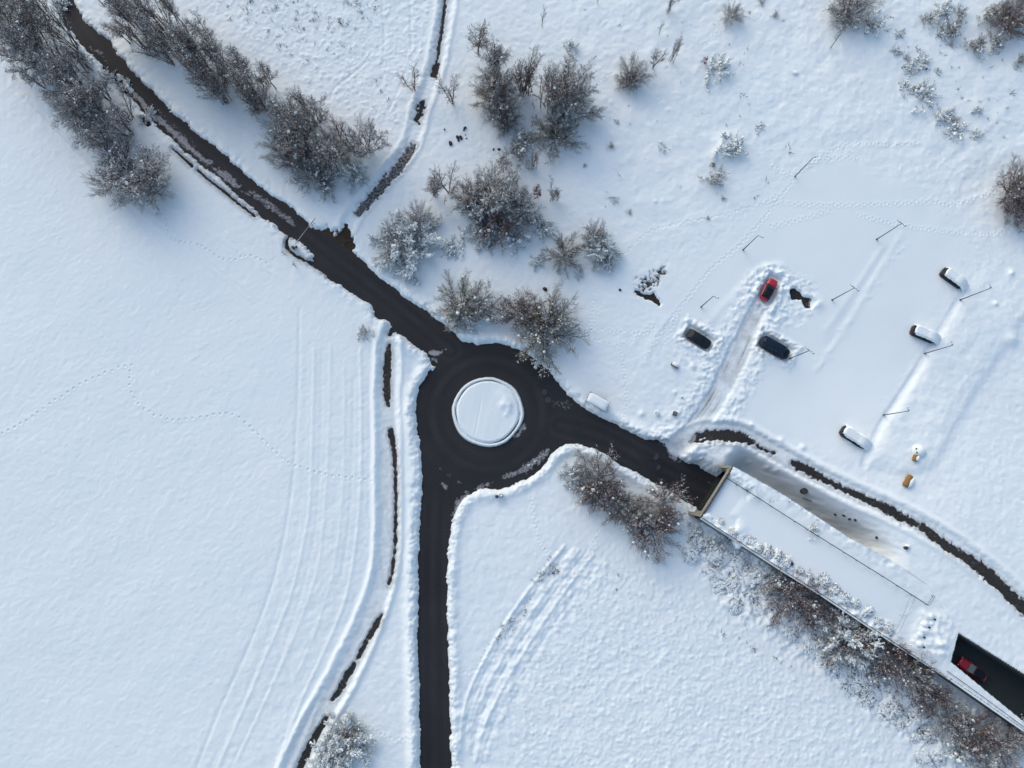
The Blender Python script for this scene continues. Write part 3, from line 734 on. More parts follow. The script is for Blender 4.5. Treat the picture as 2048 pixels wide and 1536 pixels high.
WEAR += (np.exp(-((dr_ - 9.0) / .6) ** 2) - .6 * np.exp(-((dr_ - 8.0) / .5) ** 2) - .6 * np.exp(-((dr_ - 10.1) / .5) ** 2) + .6 * np.exp(-((dr_ - 6.6) / .4) ** 2)) * (.6 + .4 * n3) * (dr_ < 13)
WEAR += .35 * n8 * (sd < 1)
sheet_obj('road', rd, 0.0, 'asphalt', np.maximum(FR, 0.62 * EDGE))
sheet_obj('path', pa, 0.004, 'path', np.maximum(FR, np.maximum(0.75 * EDGE, 0.24 + .14 * n15)))
sheet_obj('ground', ea, 0.008, 'earth', np.maximum(FR, 0.5 * EDGE))
inner = in_corr & near & (Y > -60)
tag(cell_patch('tunnel_road', inner[:-1, :-1], np.full(X.shape, -2.0, np.float32), 'ramp_asphalt')[0], kind='structure')

# ------------------------------------------------------------------ round island
def island():
    rs = np.random.RandomState(9)
    na = 300
    rr = np.concatenate([np.linspace(0.02, 4.9, 36), np.linspace(4.98, 6.22, 40)])
    A = np.linspace(0, 2 * math.pi, na, endpoint=False)
    def an(k0, k1, sd):                       # smooth random function of the angle
        r = np.random.RandomState(sd); o = 0
        for k in range(k0, k1): o = o + r.randn() / k ** .5 * np.cos(k * A + r.rand() * 6.28)
        return o / math.sqrt(k1 - k0)
    def lobe(c, w): return np.exp(-(((A - math.radians(c) + math.pi) % (2 * math.pi) - math.pi) / math.radians(w)) ** 2)
    wob = 0.10 * an(2, 9, 1) + 0.05 * an(9, 50, 2)
    kerb_w = 0.20 + 0.04 * an(2, 12, 3) + .35 * lobe(-35, 30) * .5
    gap_d = 0.16 + 0.16 * an(3, 24, 4) + 0.42 * lobe(-40, 34) + 0.20 * lobe(140, 30) + 0.22 * lobe(85, 22) + .16 * lobe(185, 14)
    gap_w = 0.10 + 0.07 * lobe(-40, 34) + .02 * an(3, 12, 5)
    V, d = [], []
    for i, r in enumerate(rr):
        rad = r + wob * (r > 4.5) * (r - 4.5)
        inner = 0.16 + 0.34 * S((5.42 - r) / 0.40)
        z = inner + 0.22 * np.exp(-((r - 5.80) / kerb_w) ** 2) * S((6.2 - r) / .2) - .72 * gap_d * np.exp(-((r - 5.50) / gap_w) ** 2)
        z = z * S((6.22 - r) / 0.22) - 0.10 * (1 - S((6.22 - r) / 0.22))
        x, y = .945 * rad * np.cos(A), .945 * rad * np.sin(A)
        for (bx, by, br, bh) in ((3.05, 1.35, .8, .34), (3.5, .2, .55, .22), (2.1, 2.8, .7, .12), (3.0, -.6, .35, .14), (2.4, 1.0, .5, .16), (3.6, 1.0, .45, .2), (2.9, 2.2, .5, .14)):
            z = z + bh * np.exp(-((x - bx) ** 2 + (y - by) ** 2) / br ** 2) * (r < 5.2)
        z = z + .012 * np.sin(3.1 * x + 1.3 * y) * np.cos(2.3 * y - x) + .02 * np.sin(1.1 * x - .7 * y) + .010 * np.sin(7 * x + 2) * np.sin(6 * y) * (x > .5)
        t = np.abs(x + 1.25 - .18 * (y - .6)); z = z - .05 * np.exp(-(t / .13) ** 2) * S((y + 4.4) / .5) * (1 - S((y - 1.6) / .5)) * (r < 5)
        V.append(np.stack([x, y, z], 1)); d.append(0.45 * np.exp(-((r - 6.1) / .14) ** 2) + .35 * np.exp(-((r - 5.5) / .12) ** 2) * np.clip(gap_d * 2, 0, 1) + 0 * A)
    V = np.concatenate(V); n = len(rr)
    F = [[i * na + k, (i + 1) * na + k, (i + 1) * na + (k + 1) % na, i * na + (k + 1) % na] for i in range(n - 1) for k in range(na)]
    me = fast_mesh('roundabout_island', V, np.array(F)); shade_smooth(me)
    o = link('roundabout_island', me, 'snow', None, (ISL[0], ISL[1], 0))
    a_ = me.attributes.new('dirt_shade', 'FLOAT', 'POINT'); a_.data.foreach_set('value', np.concatenate(d).astype(np.float32))
    tag(o, kind='structure')
island()

# ------------------------------------------------------------------ tunnel
TUN = thing('road_tunnel', (*P(1433, 983, 0), 0), 0, 'long snow-covered road tunnel with a tan concrete portal beam', 'tunnel')
T0 = Vector(TUN.location)
def loc_(p, z): return Vector((p[0], p[1], z)) - T0
deckm = (in_corr & ~in_cut & near)
zz = np.where(True, DECK + h, 0).astype(np.float32)
zz = DECK + np.maximum(h, 0.18)
o, u = cell_patch('snow_cover', (deckm[:-1, :-1]), zz - 0, 'snow', TUN)
o.location = -T0
at_ = o.data.attributes.new('dirt_shade', 'FLOAT', 'POINT'); at_.data.foreach_set('value', np.zeros(len(u), np.float32))
uu, F = grid_idx(deckm[:-1, :-1] & deckm[1:, 1:])
def wall_run(pts, z0, z1, th, name, mat, parent):
    m = MB()
    for p, q in zip(pts[:-1], pts[1:]):
        d = np.array(q) - np.array(p); L = np.linalg.norm(d); c = (np.array(p) + np.array(q)) / 2
        m.box(loc_(c, (z0 + z1) / 2) , (L + th * .5, th, z1 - z0), math.atan2(d[1], d[0]))
    return m.build(name, mat, parent)
low_edge = [tuple(_A + TU * s - TN * 0.18) for s in (0, 8, 20, 32, 45, 60, 80)]
low_edge = [tuple(p) for p in W([(1402, 1037, 2.9), (1560, 1139, 2.9), (1640, 1189, 2.9), (1760, 1269, 2.9), (1900, 1359, 2.9), (2048, 1462, 2.9), (2262, 1604, 2.9)])]
wall_run(low_edge, -1.6, 2.86, 0.36, 'retaining_wall', 'concrete_dark', TUN)
wall_run(low_edge, 2.862, 3.0, 0.27, 'wall_snow', 'snow_plain', TUN)
wall_run([tuple(p) for p in CORR[1:9]], -3.0, 2.4, 0.3, 'inner_wall', 'concrete_dark', TUN)
wall_run([tuple(p) for p in CORR[8:11]], -3.0, 2.75, 0.3, 'ramp_wall', 'concrete_black', TUN)
wall_run([tuple(p) for p in CUT[3:7]], -3.0, 2.62, 0.25, 'ramp_wall', 'concrete_black', TUN)
# slab under the snow
m = MB(); deck_poly = [loc_(p, 0) for p in CORR[:9]] + [loc_(CUT[6], 0)] + [loc_(p, 0) for p in CORR[13:]]
m.prism(deck_poly, 1.9 - T0.z, 2.5 - T0.z); m.build('roof_slab', 'concrete_dark', TUN)
pA, pB = np.array(P(1402, 1031, 3.3)), np.array(P(1463, 934, 3.3))
dv = pB - pA; ang = math.atan2(dv[1], dv[0]); mid = (pA + pB) / 2; Lb = np.linalg.norm(dv)
MB().box(loc_(mid, 2.85), (Lb, 0.20, 0.9), ang).build('portal_beam', 'concrete', TUN, bevel=.03)
MB().box(loc_(mid + TU * 0.36, 3.05), (Lb - .4, 0.16, 0.3), ang).build('beam_edge', 'concrete_dark', TUN)
# side pillars of the mouth and the splayed wing walls
for s, p in ((0, pA), (1, pB)):
    q = p + (mid - p) / np.linalg.norm(mid - p) * 0.45
    MB().box(loc_(q, 0), (0.45, 0.35, 4.9), ang).build('portal_pillar', 'concrete', TUN)
def wing(p, q, z0p, z1p, z1q, th, name='wing_wall'):
    d = np.array(q) - np.array(p); nn = np.array([-d[1], d[0]]) / np.linalg.norm(d) * th / 2
    v = []
    for c, zt in ((p, z1p), (q, z1q)):
        for sg in (-1, 1):
            for z in (z0p, zt): v.append(tuple(loc_(np.array(c) + nn * sg, z)))
    m = MB(); m.v = v; m.f = [(0, 1, 3, 2), (4, 6, 7, 5), (0, 4, 5, 1), (2, 3, 7, 6), (1, 5, 7, 3), (0, 2, 6, 4)]
    return m.build(name, 'concrete', TUN)
wing(pB, P(1441, 933, 1.2), -2.2, 3.25, 1.3, 0.35)
wing(pA, P(1380, 1026, 1.2), -2.2, 3.25, 1.1, 0.45)
m = MB(); m.poly([loc_(pB, 3.0), loc_(P(1441, 936, 1.0), 1.2), loc_(P(1449, 945, .2), .6), loc_(P(1453, 948, 1.5), 2.0)]); m.build('wing_slope', 'concrete', TUN)
m = MB(); m.poly([loc_(pA, 3.0), loc_(P(1407, 1022, 1.5), 1.5), loc_(P(1396, 1022, .6), .6), loc_(P(1381, 1024, 1.0), 1.0)]); m.build('wing_slope', 'concrete', TUN)

def railing(name, pts, hgt, label, cat, rail_r=.035, post_r=.035, gap=2.4, zbase=None, rails=(1.0, .5), mat='steel_dark'):
    w = [np.array(p) for p in pts]
    t = thing(name, (w[0][0], w[0][1], 0), 0, label, cat)
    o0 = Vector(t.location)
    def zb(p): return zbase if zbase is not None else ground(*p)
    rm = MB()
    for p, q in zip(w[:-1], w[1:]):
        L = np.linalg.norm(q - p); n = max(1, int(round(L / gap)))
        for k in range(n + 1):
            c = p + (q - p) * k / n
            if k < n or q is w[-1]:
                pm = MB().tube((0, 0, -.2), (0, 0, hgt), post_r, n=6)
                pm.build('post', mat, t, loc=Vector((c[0], c[1], zb(c))) - o0)
            if k < n:
                c2 = p + (q - p) * (k + 1) / n
                for f in rails:
                    rm.tube(Vector((c[0], c[1], zb(c) + hgt * f)) - o0, Vector((c2[0], c2[1], zb(c2) + hgt * f)) - o0, rail_r, n=5)
    rm.build('rail', mat, t)
    return t
zt = DECK + .36
fz = zt + 1.0
railing('railing', [P(1454, 956, fz), P(1521, 998, fz), P(1569, 1029, fz), P(1640, 1074, fz), P(1770, 1155, fz), P(1858, 1211, fz), P(1870, 1193, fz)], 1.0, 'thin dark post-and-rail fence along the middle of the tunnel roof', 'fence', zbase=zt)
fz2 = 2.86 + .9
railing('railing', [tuple(p) for p in W([(1406, 1036, fz2), (1560, 1136, fz2), (1640, 1186, fz2), (1760, 1266, fz2), (1895, 1356, fz2)])], .9, 'dark handrail on top of the low wall above the snowy shrubs', 'fence', zbase=2.86, rail_r=.03, post_r=.03)
railing('railing', [tuple(p) for p in W([(1900, 1345, fz2), (1960, 1388, fz2), (2060, 1462, fz2)])], .9, 'thin handrail along the ledge below the dark ramp', 'fence', zbase=2.6, rail_r=.025, post_r=.025)
railing('stair_rail', [P(1822, 1190, fz), P(1806, 1232, fz), P(1790, 1264, fz)], 1.0, 'left one of two faint parallel rails crossing the end of the tunnel roof', 'fence', zbase=zt, rails=(1.0,), rail_r=.02, post_r=.02, mat='steel')
railing('stair_rail', [P(1832, 1193, fz), P(1814, 1232, fz), P(1796, 1270, fz)], 1.0, 'right one of two faint parallel rails crossing the end of the tunnel roof', 'fence', zbase=zt, rails=(1.0,), rail_r=.02, post_r=.02, mat='steel')

# ------------------------------------------------------------------ street lamps of the car park
def lamp(base, top, arms, label, group):
    x, y, z = at(*base)
    best = min(np.arange(3.5, 12, .05), key=lambda hh: math.hypot(*(np.array(proj(x, y, z + hh)) - np.array(top))))
    hh = float(best)
    t = thing('street_lamp', (x, y, z), 0, label, 'street lamp', group)
    MB().tube((0, 0, -.4), (0, 0, .25), .13, .13, 8).build('base', 'steel_dark', t)
    MB().tube((0, 0, .2), (0, 0, hh), .085, .055, 8).build('pole', 'steel_dark', t)
    for (ax, ay, al) in arms:
        n = math.hypot(ax, ay); ax, ay = ax / n, ay / n
        MB().tube((0, 0, hh - .03), (ax * al, ay * al, hh + .08), .04, .035, 6).build('arm', 'steel_dark', t)
        hd = MB().box((ax * (al + .22), ay * (al + .22), hh + .07), (.55, .26, .12), math.atan2(ay, ax), taper=.8).build('lamp_head', 'steel', t, bevel=.02)
        MB().box((ax * (al + .24), ay * (al + .24), hh + .0), (.36, .18, .03), math.atan2(ay, ax)).build('diffuser', 'lamp_clear', hd)
        MB().blob((ax * (al + .2), ay * (al + .2), hh + .15), .22, .13, .07, 3).build('snow_cap', 'snow_plain', hd, True)
g = 'street lamps round the car park'
lamp((1590, 353), (1626, 316), [(.8, .25, .35)], 'single-arm street lamp standing alone north of the car park by the footprints', g)
lamp((1486, 500), (1515, 470), [(.85, -.35, .4)], 'single-arm street lamp left of the car park, second from the red car\'s bay', g)
lamp((1402, 614), (1426, 592), [(.85, -.3, .4)], 'short-looking single-arm street lamp above the dark saloon car', g)
lamp((1753, 479), (1803, 446), [(.78, -.62, .35), (-.78, .62, .35)], 'double-headed street lamp at the top of the middle row, footprints passing above', g)
lamp((1664, 600), (1709, 575), [(.78, -.62, .35), (-.78, .62, .35)], 'double-headed street lamp beside the bare asphalt patches', g)
lamp((1580, 717), (1619, 701), [(.78, -.62, .35), (-.78, .62, .35)], 'double-headed street lamp right behind the dark van', g)
lamp((1920, 600), (1981, 574), [(-.3, .9, .1)], 'lamp leaning over the bank below the uppermost snow-covered car', g)
lamp((1849, 707), (1905, 690), [(-.3, .9, .1)], 'lamp at the bank foot below the middle snow-covered car', g)
lamp((1767, 830), (1818, 823), [(-.3, .9, .1)], 'lamp at the bank foot above the lowest snow-covered car', g)

# ------------------------------------------------------------------ cars
def make_car(name, loc, rz, label, spec, cat='car'):
    L, Wd_, H, paint, roofm = spec['L'], spec['W'], spec['H'], spec['paint'], spec['roof']
    xc, xf, xr, xb = spec['x']                     # cowl, roof front, roof rear, foot of the rear window (fractions of L, front = +.5)
    xc, xf, xr, xb = [v * L for v in (xc, xf, xr, xb)]
    glassm = spec.get('ws', 'glass')
    t = thing(name, loc, rz, label, cat)
    hb = spec.get('hb', .95)
    w = Wd_ / 2
    xs = [-.5, -.485, -.45, -.38, -.3, -.15, 0, .15, .28, .36, .42, .46, .485, .5]
    prof = lambda s: (hb * (1 - .16 * S(np.array((s * L - xc) / (L / 2 - xc)))) if s * L > xc else hb + .03 * S(np.array((xc - s * L) / L)))
    v, f = [], []
    for s in xs:
        k = 1 - .30 * abs(2 * s) ** 9 - .05 * abs(2 * s) ** 3
        ww = w * k; zt = float(prof(s)) - .16 * max(0, (abs(s) - .45) / .05) ** 2
        zl = .24 + .10 * max(0, (abs(s) - .42) / .08)
        sec = [(-.55 * ww, zl - .04), (-.96 * ww, zl), (-ww, .5), (-.985 * ww, zt - .16), (-.90 * ww, zt - .03), (-.5 * ww, zt + .02), (0, zt + .035)]
        sec += [(-a, b) for a, b in sec[-2::-1]]
        v += [(s * L, a, b) for a, b in sec]
    n = 13
    for i in range(len(xs) - 1):
        for k in range(n): f.append((i * n + k, i * n + (k + 1) % n, (i + 1) * n + (k + 1) % n, (i + 1) * n + k))
    f += [tuple(range(n - 1, -1, -1)), tuple((len(xs) - 1) * n + k for k in range(n))]
    m = MB(); m.v, m.f = v, [q[::-1] for q in f]; body = m.build('body', paint, t, True)
    # cabin
    wb, wt, zb = .90 * w, .74 * w, hb - .02
    B = [(xc, wb * .93, zb), (xc, -wb * .93, zb), (xb, -wb * .93, zb), (xb, wb * .93, zb)]
    T = [(xf, wt * .97, H - .06), (xf, -wt * .97, H - .06), (xr, -wt * .97, H - .06), (xr, wt * .97, H - .06)]
    m = MB(); m.v = B + T; m.f = [(0, 4, 5, 1), (1, 5, 6, 2), (2, 6, 7, 3), (3, 7, 4, 0), (4, 7, 6, 5), (0, 1, 2, 3)]
    m.build('cabin', spec.get('pillar', paint), t)
    # roof, slightly domed and rounded off
    rv, rf = [], []; nu, nvv = 9, 7
    for i in range(nu):
        a = i / (nu - 1); xx = xr - .06 + (xf + .06 - xr + .06) * a
        for j in range(nvv):
            b = -1 + 2 * j / (nvv - 1); e = 1 - .10 * abs(2 * a - 1) ** 4
            rv.append((xx, b * wt * 1.04 * e, H - .075 * abs(b) ** 3 - .07 * abs(2 * a - 1) ** 3))
    for i in range(nu - 1):
        for j in range(nvv - 1): rf.append((i * nvv + j, (i + 1) * nvv + j, (i + 1) * nvv + j + 1, i * nvv + j + 1))
    m = MB(); m.v, m.f = rv, rf; ro = m.build('roof', roofm, t, True)
    so = ro.modifiers.new('thick', 'SOLIDIFY'); so.thickness = .05; so.offset = -1
    def pane(nm, q, mt, u0=.05, u1=.95, v0=.1, v1=.93, off=.012):
        q = [Vector(p) for p in q]                # bottom a, bottom b, top b, top a
        nrm = (q[1] - q[0]).cross(q[3] - q[0]).normalized()
        g_ = lambda u, vv: (q[0].lerp(q[1], u)).lerp(q[3].lerp(q[2], u), vv) + nrm * off
        c_ = [g_(u0, v0), g_(u1, v0), g_(u1, v1), g_(u0, v1)]
        m = MB(); m.v = [tuple(p) for p in c_] + [tuple(p - nrm * .008) for p in c_]
        m.f = [(0, 1, 2, 3), (7, 6, 5, 4), (0, 4, 5, 1), (1, 5, 6, 2), (2, 6, 7, 3), (3, 7, 4, 0)]
        return m.build(nm, mt, t)
    pane('windshield', [B[1], B[0], T[0], T[1]], glassm)
    pane('rear_window', [B[3], B[2], T[2], T[3]], 'glass', v0=.25)
    for a, b in ((.04, .48), (.52, .94)):
        pane('side_window', [B[0], B[3], T[3], T[0]], 'glass', a, b, .12, .9); pane('side_window', [B[2], B[1], T[1], T[2]], 'glass', 1 - b, 1 - a, .12, .9)
    for sx in (.31, -.30):
        for sy in (1, -1):
            ty = MB().tube((0, -.11, 0), (0, .11, 0), .31, .31, 18).build('wheel', 'tyre', t, loc=(sx * L, sy * (w - .13), .31))
            MB().tube((0, .10 * sy, 0), (0, .118 * sy, 0), .20, .19, 14).build('rim', 'rim', ty)
    for sy in (1, -1):
        MB().box((L * .474, sy * w * .66, .66), (.14, .34, .14), -sy * .35).build('headlight', 'lamp_clear', t, bevel=.03)
        MB().box((-L * .482, sy * w * .72, .78), (.08, .22, .30), sy * .12).build('taillight', 'lamp_red', t, bevel=.02)
        MB().box((xc - .22, sy * (w + .07), hb + .06), (.14, .22, .14), 0).build('mirror', 'black_plastic', t, bevel=.03)
    MB().box((L * .485, 0, .42), (.09, Wd_ * .62, .18)).build('bumper', 'black_plastic', t, bevel=.03)
    MB().box((-L * .487, 0, .42), (.09, Wd_ * .70, .18)).build('bumper', 'black_plastic', t, bevel=.03)
    for k in (-1, 1):                               # wipers
        MB().tube((xc + .03, k * .25 - .1, zb + .03), (xc - .12, k * .25 + .35, zb + .12), .012, n=4).build('wiper', 'black_plastic', t)
    return t
def cap_on(t, spec, seed, side=-1, front=1.3, rear_open=.12, nose=1.0):
    """deep snow on a parked car: open at the tail and along one flank, running out to the ground elsewhere"""
    L, w, H = spec['L'], spec['W'] / 2, spec['H']; xc, xf, xr, xb = [v * L for v in spec['x']]; hb = spec.get('hb', .95)
    r = np.random.RandomState(seed); ph = r.rand(6) * 6.28
    xs = np.linspace(xr - .05 - rear_open, L / 2 + front, 44); ys = np.linspace(-.88, 1.75, 28)
    v, f = [], []
    def top(x):
        roof = H + .26
        if x < xf: return roof
        e = (x - xf) / (L / 2 + front - xf)
        return roof * (1 - e ** 1.5) + (hb + .12) * (e ** 1.5) * (1 - e) + .28 * math.sin(math.pi * min(1, e * 1.02)) - .25 * e ** 3
    for x in xs:
        for y in ys:
            yy = y * w * (1 + .04 * math.sin(3 * x + ph[0]) + .03 * math.sin(7 * x + ph[1]) + .02 * math.sin(13 * x + ph[5]))
            if x < xr + .7 and abs(y) < 1: yy *= 1 - .22 * ((xr + .7 - x) / .8) ** 3
            z = float(top(x + .05 * math.sin(4 * y + ph[2])))
            if y > .72: z = z + (-.1 - z) * float(S(np.array((y - .72) / 1.0)))
            if y < -.66: z -= .5 * ((-.66 - y) / .22) ** 2
            if x < xr + .18: z -= .30 * ((xr + .18 - x) / .35) ** 2
            x_ = x - (.14 * (1 - min(1, abs(y) / .8) ** 2) if x < xr + .4 else 0)
            v.append((x_, yy * -side if side > 0 else yy, z + .015 * math.sin(9 * x + ph[3]) * math.sin(8 * y + ph[4])))
    ny = len(ys)
    for i in range(len(xs) - 1):
        for j in range(ny - 1): f.append((i * ny + j, (i + 1) * ny + j, (i + 1) * ny + j + 1, i * ny + j + 1))
    m = MB(); m.v, m.f = v, f; o = m.build('snow_cover', 'snow_plain', t, True)
    so = o.modifiers.new('thick', 'SOLIDIFY'); so.thickness = .16; so.offset = -1
HATCH = dict(L=4.0, W=1.74, H=1.48, paint='red_paint', roof='glass', x=(.20, .05, -.34, -.43), hb=.93, pillar='black_plastic')
SEDAN = dict(L=4.35, W=1.78, H=1.46, paint='black_paint', roof='black_paint', x=(.20, .04, -.30, -.44), hb=.93)
VAN = dict(L=5.1, W=1.95, H=1.95, paint='blue_paint', roof='blue_paint', x=(.36, .27, -.47, -.488), hb=1.05)
BUR_A = dict(L=4.2, W=1.76, H=1.48, paint='black_paint', roof='black_paint', x=(.20, .05, -.36, -.45), hb=.95)
BUR_B = dict(L=4.2, W=1.80, H=1.52, paint='black_paint', roof='black_paint', x=(.20, .06, -.40, -.46), hb=.95)
BUR_C = dict(L=4.7, W=1.82, H=1.56, paint='blue_paint', roof='blue_paint', x=(.22, .08, -.41, -.47), hb=.97)
RAMP = dict(L=4.7, W=1.85, H=1.50, paint='red_paint', roof='glass', x=(.20, .02, -.36, -.46), hb=.95, ws='glass_teal', pillar='black_plastic')
sp = dict(red_hatch=HATCH, dark_sedan=SEDAN, dark_van=VAN, buried_a=BUR_A, buried_b=BUR_B, buried_c=BUR_C, red_ramp=RAMP)
LBL = dict(red_hatch='bright red hatchback with a black roof, dug out in the car park', dark_sedan='dark grey-black car cleared of snow at the left of the car park lane', dark_van='long dark blue van cleared of snow beside a double lamp',
           buried_a='uppermost snow-covered car, its dark tail and flank showing, by the right bank', buried_b='middle snow-covered car with reddish tail lights showing under its snow', buried_c='lowest snow-covered car, long white roof of snow, beside the bank foot', red_ramp='red car with black roof driving down the dark ramp into the tunnel')
for k, px, py, dr in CARS:
    if k == 'red_ramp':
        x, y = P(px, py, -1.2); a_ = math.atan2(-dr[1], dr[0]); z = -2.0
    else:
        x, y, a_ = car_pose(px, py, dr); z = float(Ebase(x, y)) + .05
    t = make_car('van' if k == 'dark_van' else 'car', (x, y, z), a_, LBL[k], sp[k], 'van' if k == 'dark_van' else 'car')
    if k.startswith('buried'): cap_on(t, sp[k], ord(k[-1]), rear_open={'a': .05, 'b': .05, 'c': .12}[k[-1]])

# ------------------------------------------------------------------ small things standing about
# barrier across the north road
bx, by, bz = at(588, 497); ex_, ey_, ez_ = at(632, 440)
t = thing('road_barrier', (bx, by, bz - .3), math.atan2(ey_ - by, ex_ - bx), 'thin red and white boom barrier lying across the upper-left road', 'barrier')
Lb = math.hypot(ex_ - bx, ey_ - by)
MB().box((0, 0, .55), (.36, .34, 1.3)).build('housing', 'steel_dark', t, bevel=.03)
m = MB(); m.box((Lb / 2 - .3, 0, 1.05), (Lb + .9, .09, .10)); m.build('boom', 'steel', t)
for k in range(4): MB().box((1.0 + k * .55, 0, 1.05), (.28, .096, .106)).build('stripe', 'white_red', t)
MB().box((-.75, 0, 1.05), (.35, .22, .28)).build('counterweight', 'steel_dark', t, bevel=.02)
MB().tube((Lb - 1.0, 0, 0), (Lb - 1.0, 0, 1.0), .05, n=6).build('rest_post', 'steel_dark', t)
MB().box((Lb - .7, -.28, .9), (.07, .5, .06)).build('crossbar', 'steel_dark', t)
MB().box((.2, -.35, .9), (.07, .6, .06)).build('crossbar', 'steel_dark', t)
x, y, z = at(593, 494)
t = thing('post', (x, y, z - .2), 0, 'short dark post on the small snowy island by the barrier', 'post')
MB().box((0, 0, .5), (.28, .28, 1.0), .6).build('post_body', 'rust', t, bevel=.03); MB().blob((0, 0, 1.03), .16, .16, .08, 1).build('snow_cap', 'snow_plain', t, True)
# covered shelter by the roundabout
c = [np.array(P(a, b, 2.3)) for a, b in ((1183, 783), (1223, 805), (1208, 823), (1171, 801))]
ctr = sum(c) / 4; ux = c[1] - c[0]; SL = np.linalg.norm(ux); SW = np.linalg.norm(c[3] - c[0])
t = thing('bus_shelter', (ctr[0], ctr[1], .1), math.atan2(ux[1], ux[0]), 'small flat-roofed shelter under snow beside the roundabout exit', 'shelter')
MB().box((0, 0, 2.14), (SL, SW, .14)).build('roof', 'steel', t, bevel=.02)
m = MB(); nx_, ny_ = 13, 9
for i in range(nx_):
    for j in range(ny_):
        u_, v_ = -1 + 2 * i / (nx_ - 1), -1 + 2 * j / (ny_ - 1)
        m.v.append((u_ * (SL / 2 - .05), v_ * (SW / 2 - .05), 2.20 + .26 * (1 - abs(u_) ** 8) * (1 - abs(v_) ** 8) + .015 * math.sin(5 * u_ + 3 * v_)))
for i in range(nx_ - 1):
    for j in range(ny_ - 1): m.f.append((i * ny_ + j, (i + 1) * ny_ + j, (i + 1) * ny_ + j + 1, i * ny_ + j + 1))
m.build('snow_cover', 'snow_plain', t, True)
for sx in (-1, 1):
    for sy in (-1, 1): MB().box((sx * (SL / 2 - .15), sy * (SW / 2 - .15), 1.0), (.09, .09, 2.2)).build('post', 'steel_dark', t)
MB().box((0, SW / 2 - .12, 1.1), (SL - .5, .03, 1.7)).build('back_panel', 'glass', t)
MB().box((0, SW / 2 - .45, .55), (SL * .7, .4, .06)).build('bench_seat', 'steel', t)
# bench, utility box, bollard, litter bins
x, y, z = at(1349, 731)
t = thing('bench', (x, y, z - .25), math.radians(-32), 'small bench with a thick snow cushion and dark front edge, left of the lane', 'bench')
MB().box((0, 0, .45), (1.25, .5, .07)).build('seat', 'rust', t); MB().box((0, -.30, .72), (1.25, .06, .35)).build('backrest', 'rust', t)
for s in (-.5, .5): MB().box((s, 0, .2), (.08, .45, .44)).build('leg', 'steel_dark', t)
MB().blob((.05, .12, .62), .66, .42, .26, 5, .1).build('snow_cover', 'snow_plain', t, True)
x, y, z = at(1349, 827.5)
t = thing('utility_box', (x, y, z - .2), math.radians(-20), 'grey square utility box poking from the snow left of the lane mouth', 'box')
MB().box((0, 0, .35), (.62, .62, .8)).build('housing', 'steel', t, bevel=.03); MB().box((0, 0, .77), (.66, .66, .06)).build('lid', 'steel_dark', t, bevel=.02); MB().box((0, 0, .81), (.36, .36, .03)).build('vent', 'steel', t)
x, y, z = at(1312, 826)
t = thing('bollard', (x, y, z - .2), .2, 'bollard buried to its top with a round snow cap, left of the grey box', 'bollard')
MB().tube((0, 0, 0), (0, 0, .55), .2, .17, 10).build('post_body', 'steel_dark', t); MB().blob((.12, -.05, .5), .42, .55, .3, 8, .12).build('snow_cap', 'snow_plain', t, True); MB().box((-.12, .1, .79), (.07, .34, .05), -.3).build('cap_plate', 'steel_dark', t)
x, y, z = at(1364, 795)
t = thing('bollard', (x, y, z - .2), 0, 'small dark marker post half hidden by a snow lump beside the lane', 'bollard')
MB().tube((0, 0, 0), (0, 0, .6), .12, .1, 8).build('post_body', 'steel_dark', t); MB().blob((.02, .12, .58), .26, .22, .16, 4).build('snow_cap', 'snow_plain', t, True)
for px, py, mt, lb in ((994, 993, 'blue_box', 'small dark blue bin on the slope below the roundabout'), (1003, 991.5, 'steel_dark', 'small bin with a white snow lid beside the dark blue bin')):
    x, y, z = at(px, py)
    t = thing('litter_bin', (x, y, z - .3), .1, lb, 'bin')
    MB().box((0, 0, .5), (.46, .42, 1.0)).build('bin_body', mt, t, bevel=.02)
    MB().box((0, 0, 1.02), (.5, .46, .06)).build('lid', mt, t)
    if mt != 'blue_box': MB().blob((0, 0, 1.08), .2, .17, .1, 2, .05).build('snow_cap', 'snow_plain', t, True)
# snow-capped blocks in front of the ramp
for px, py, w_ in ((1868, 1238, 'uppermost'), (1857, 1254, 'second from the top'), (1847, 1274, 'third from the top'), (1846.5, 1293.5, 'lowest')):
    x, y, z = at(px, py)
    t = thing('concrete_block', (x, y, z - .15), math.radians(-28), 'dark end of a snow-mounded block above the ramp, ' + w_ + ' of four', 'block', 'snow-mounded blocks closing the tunnel roof')
    MB().box((0, 0, .12), (.48, .26, .4), 0).build('block_body', 'rock', t, bevel=.03)
    MB().blob((-.62, .1, .10), .62, .55, .42, int(px), .12).build('snow_cap', 'snow_plain', t, True)
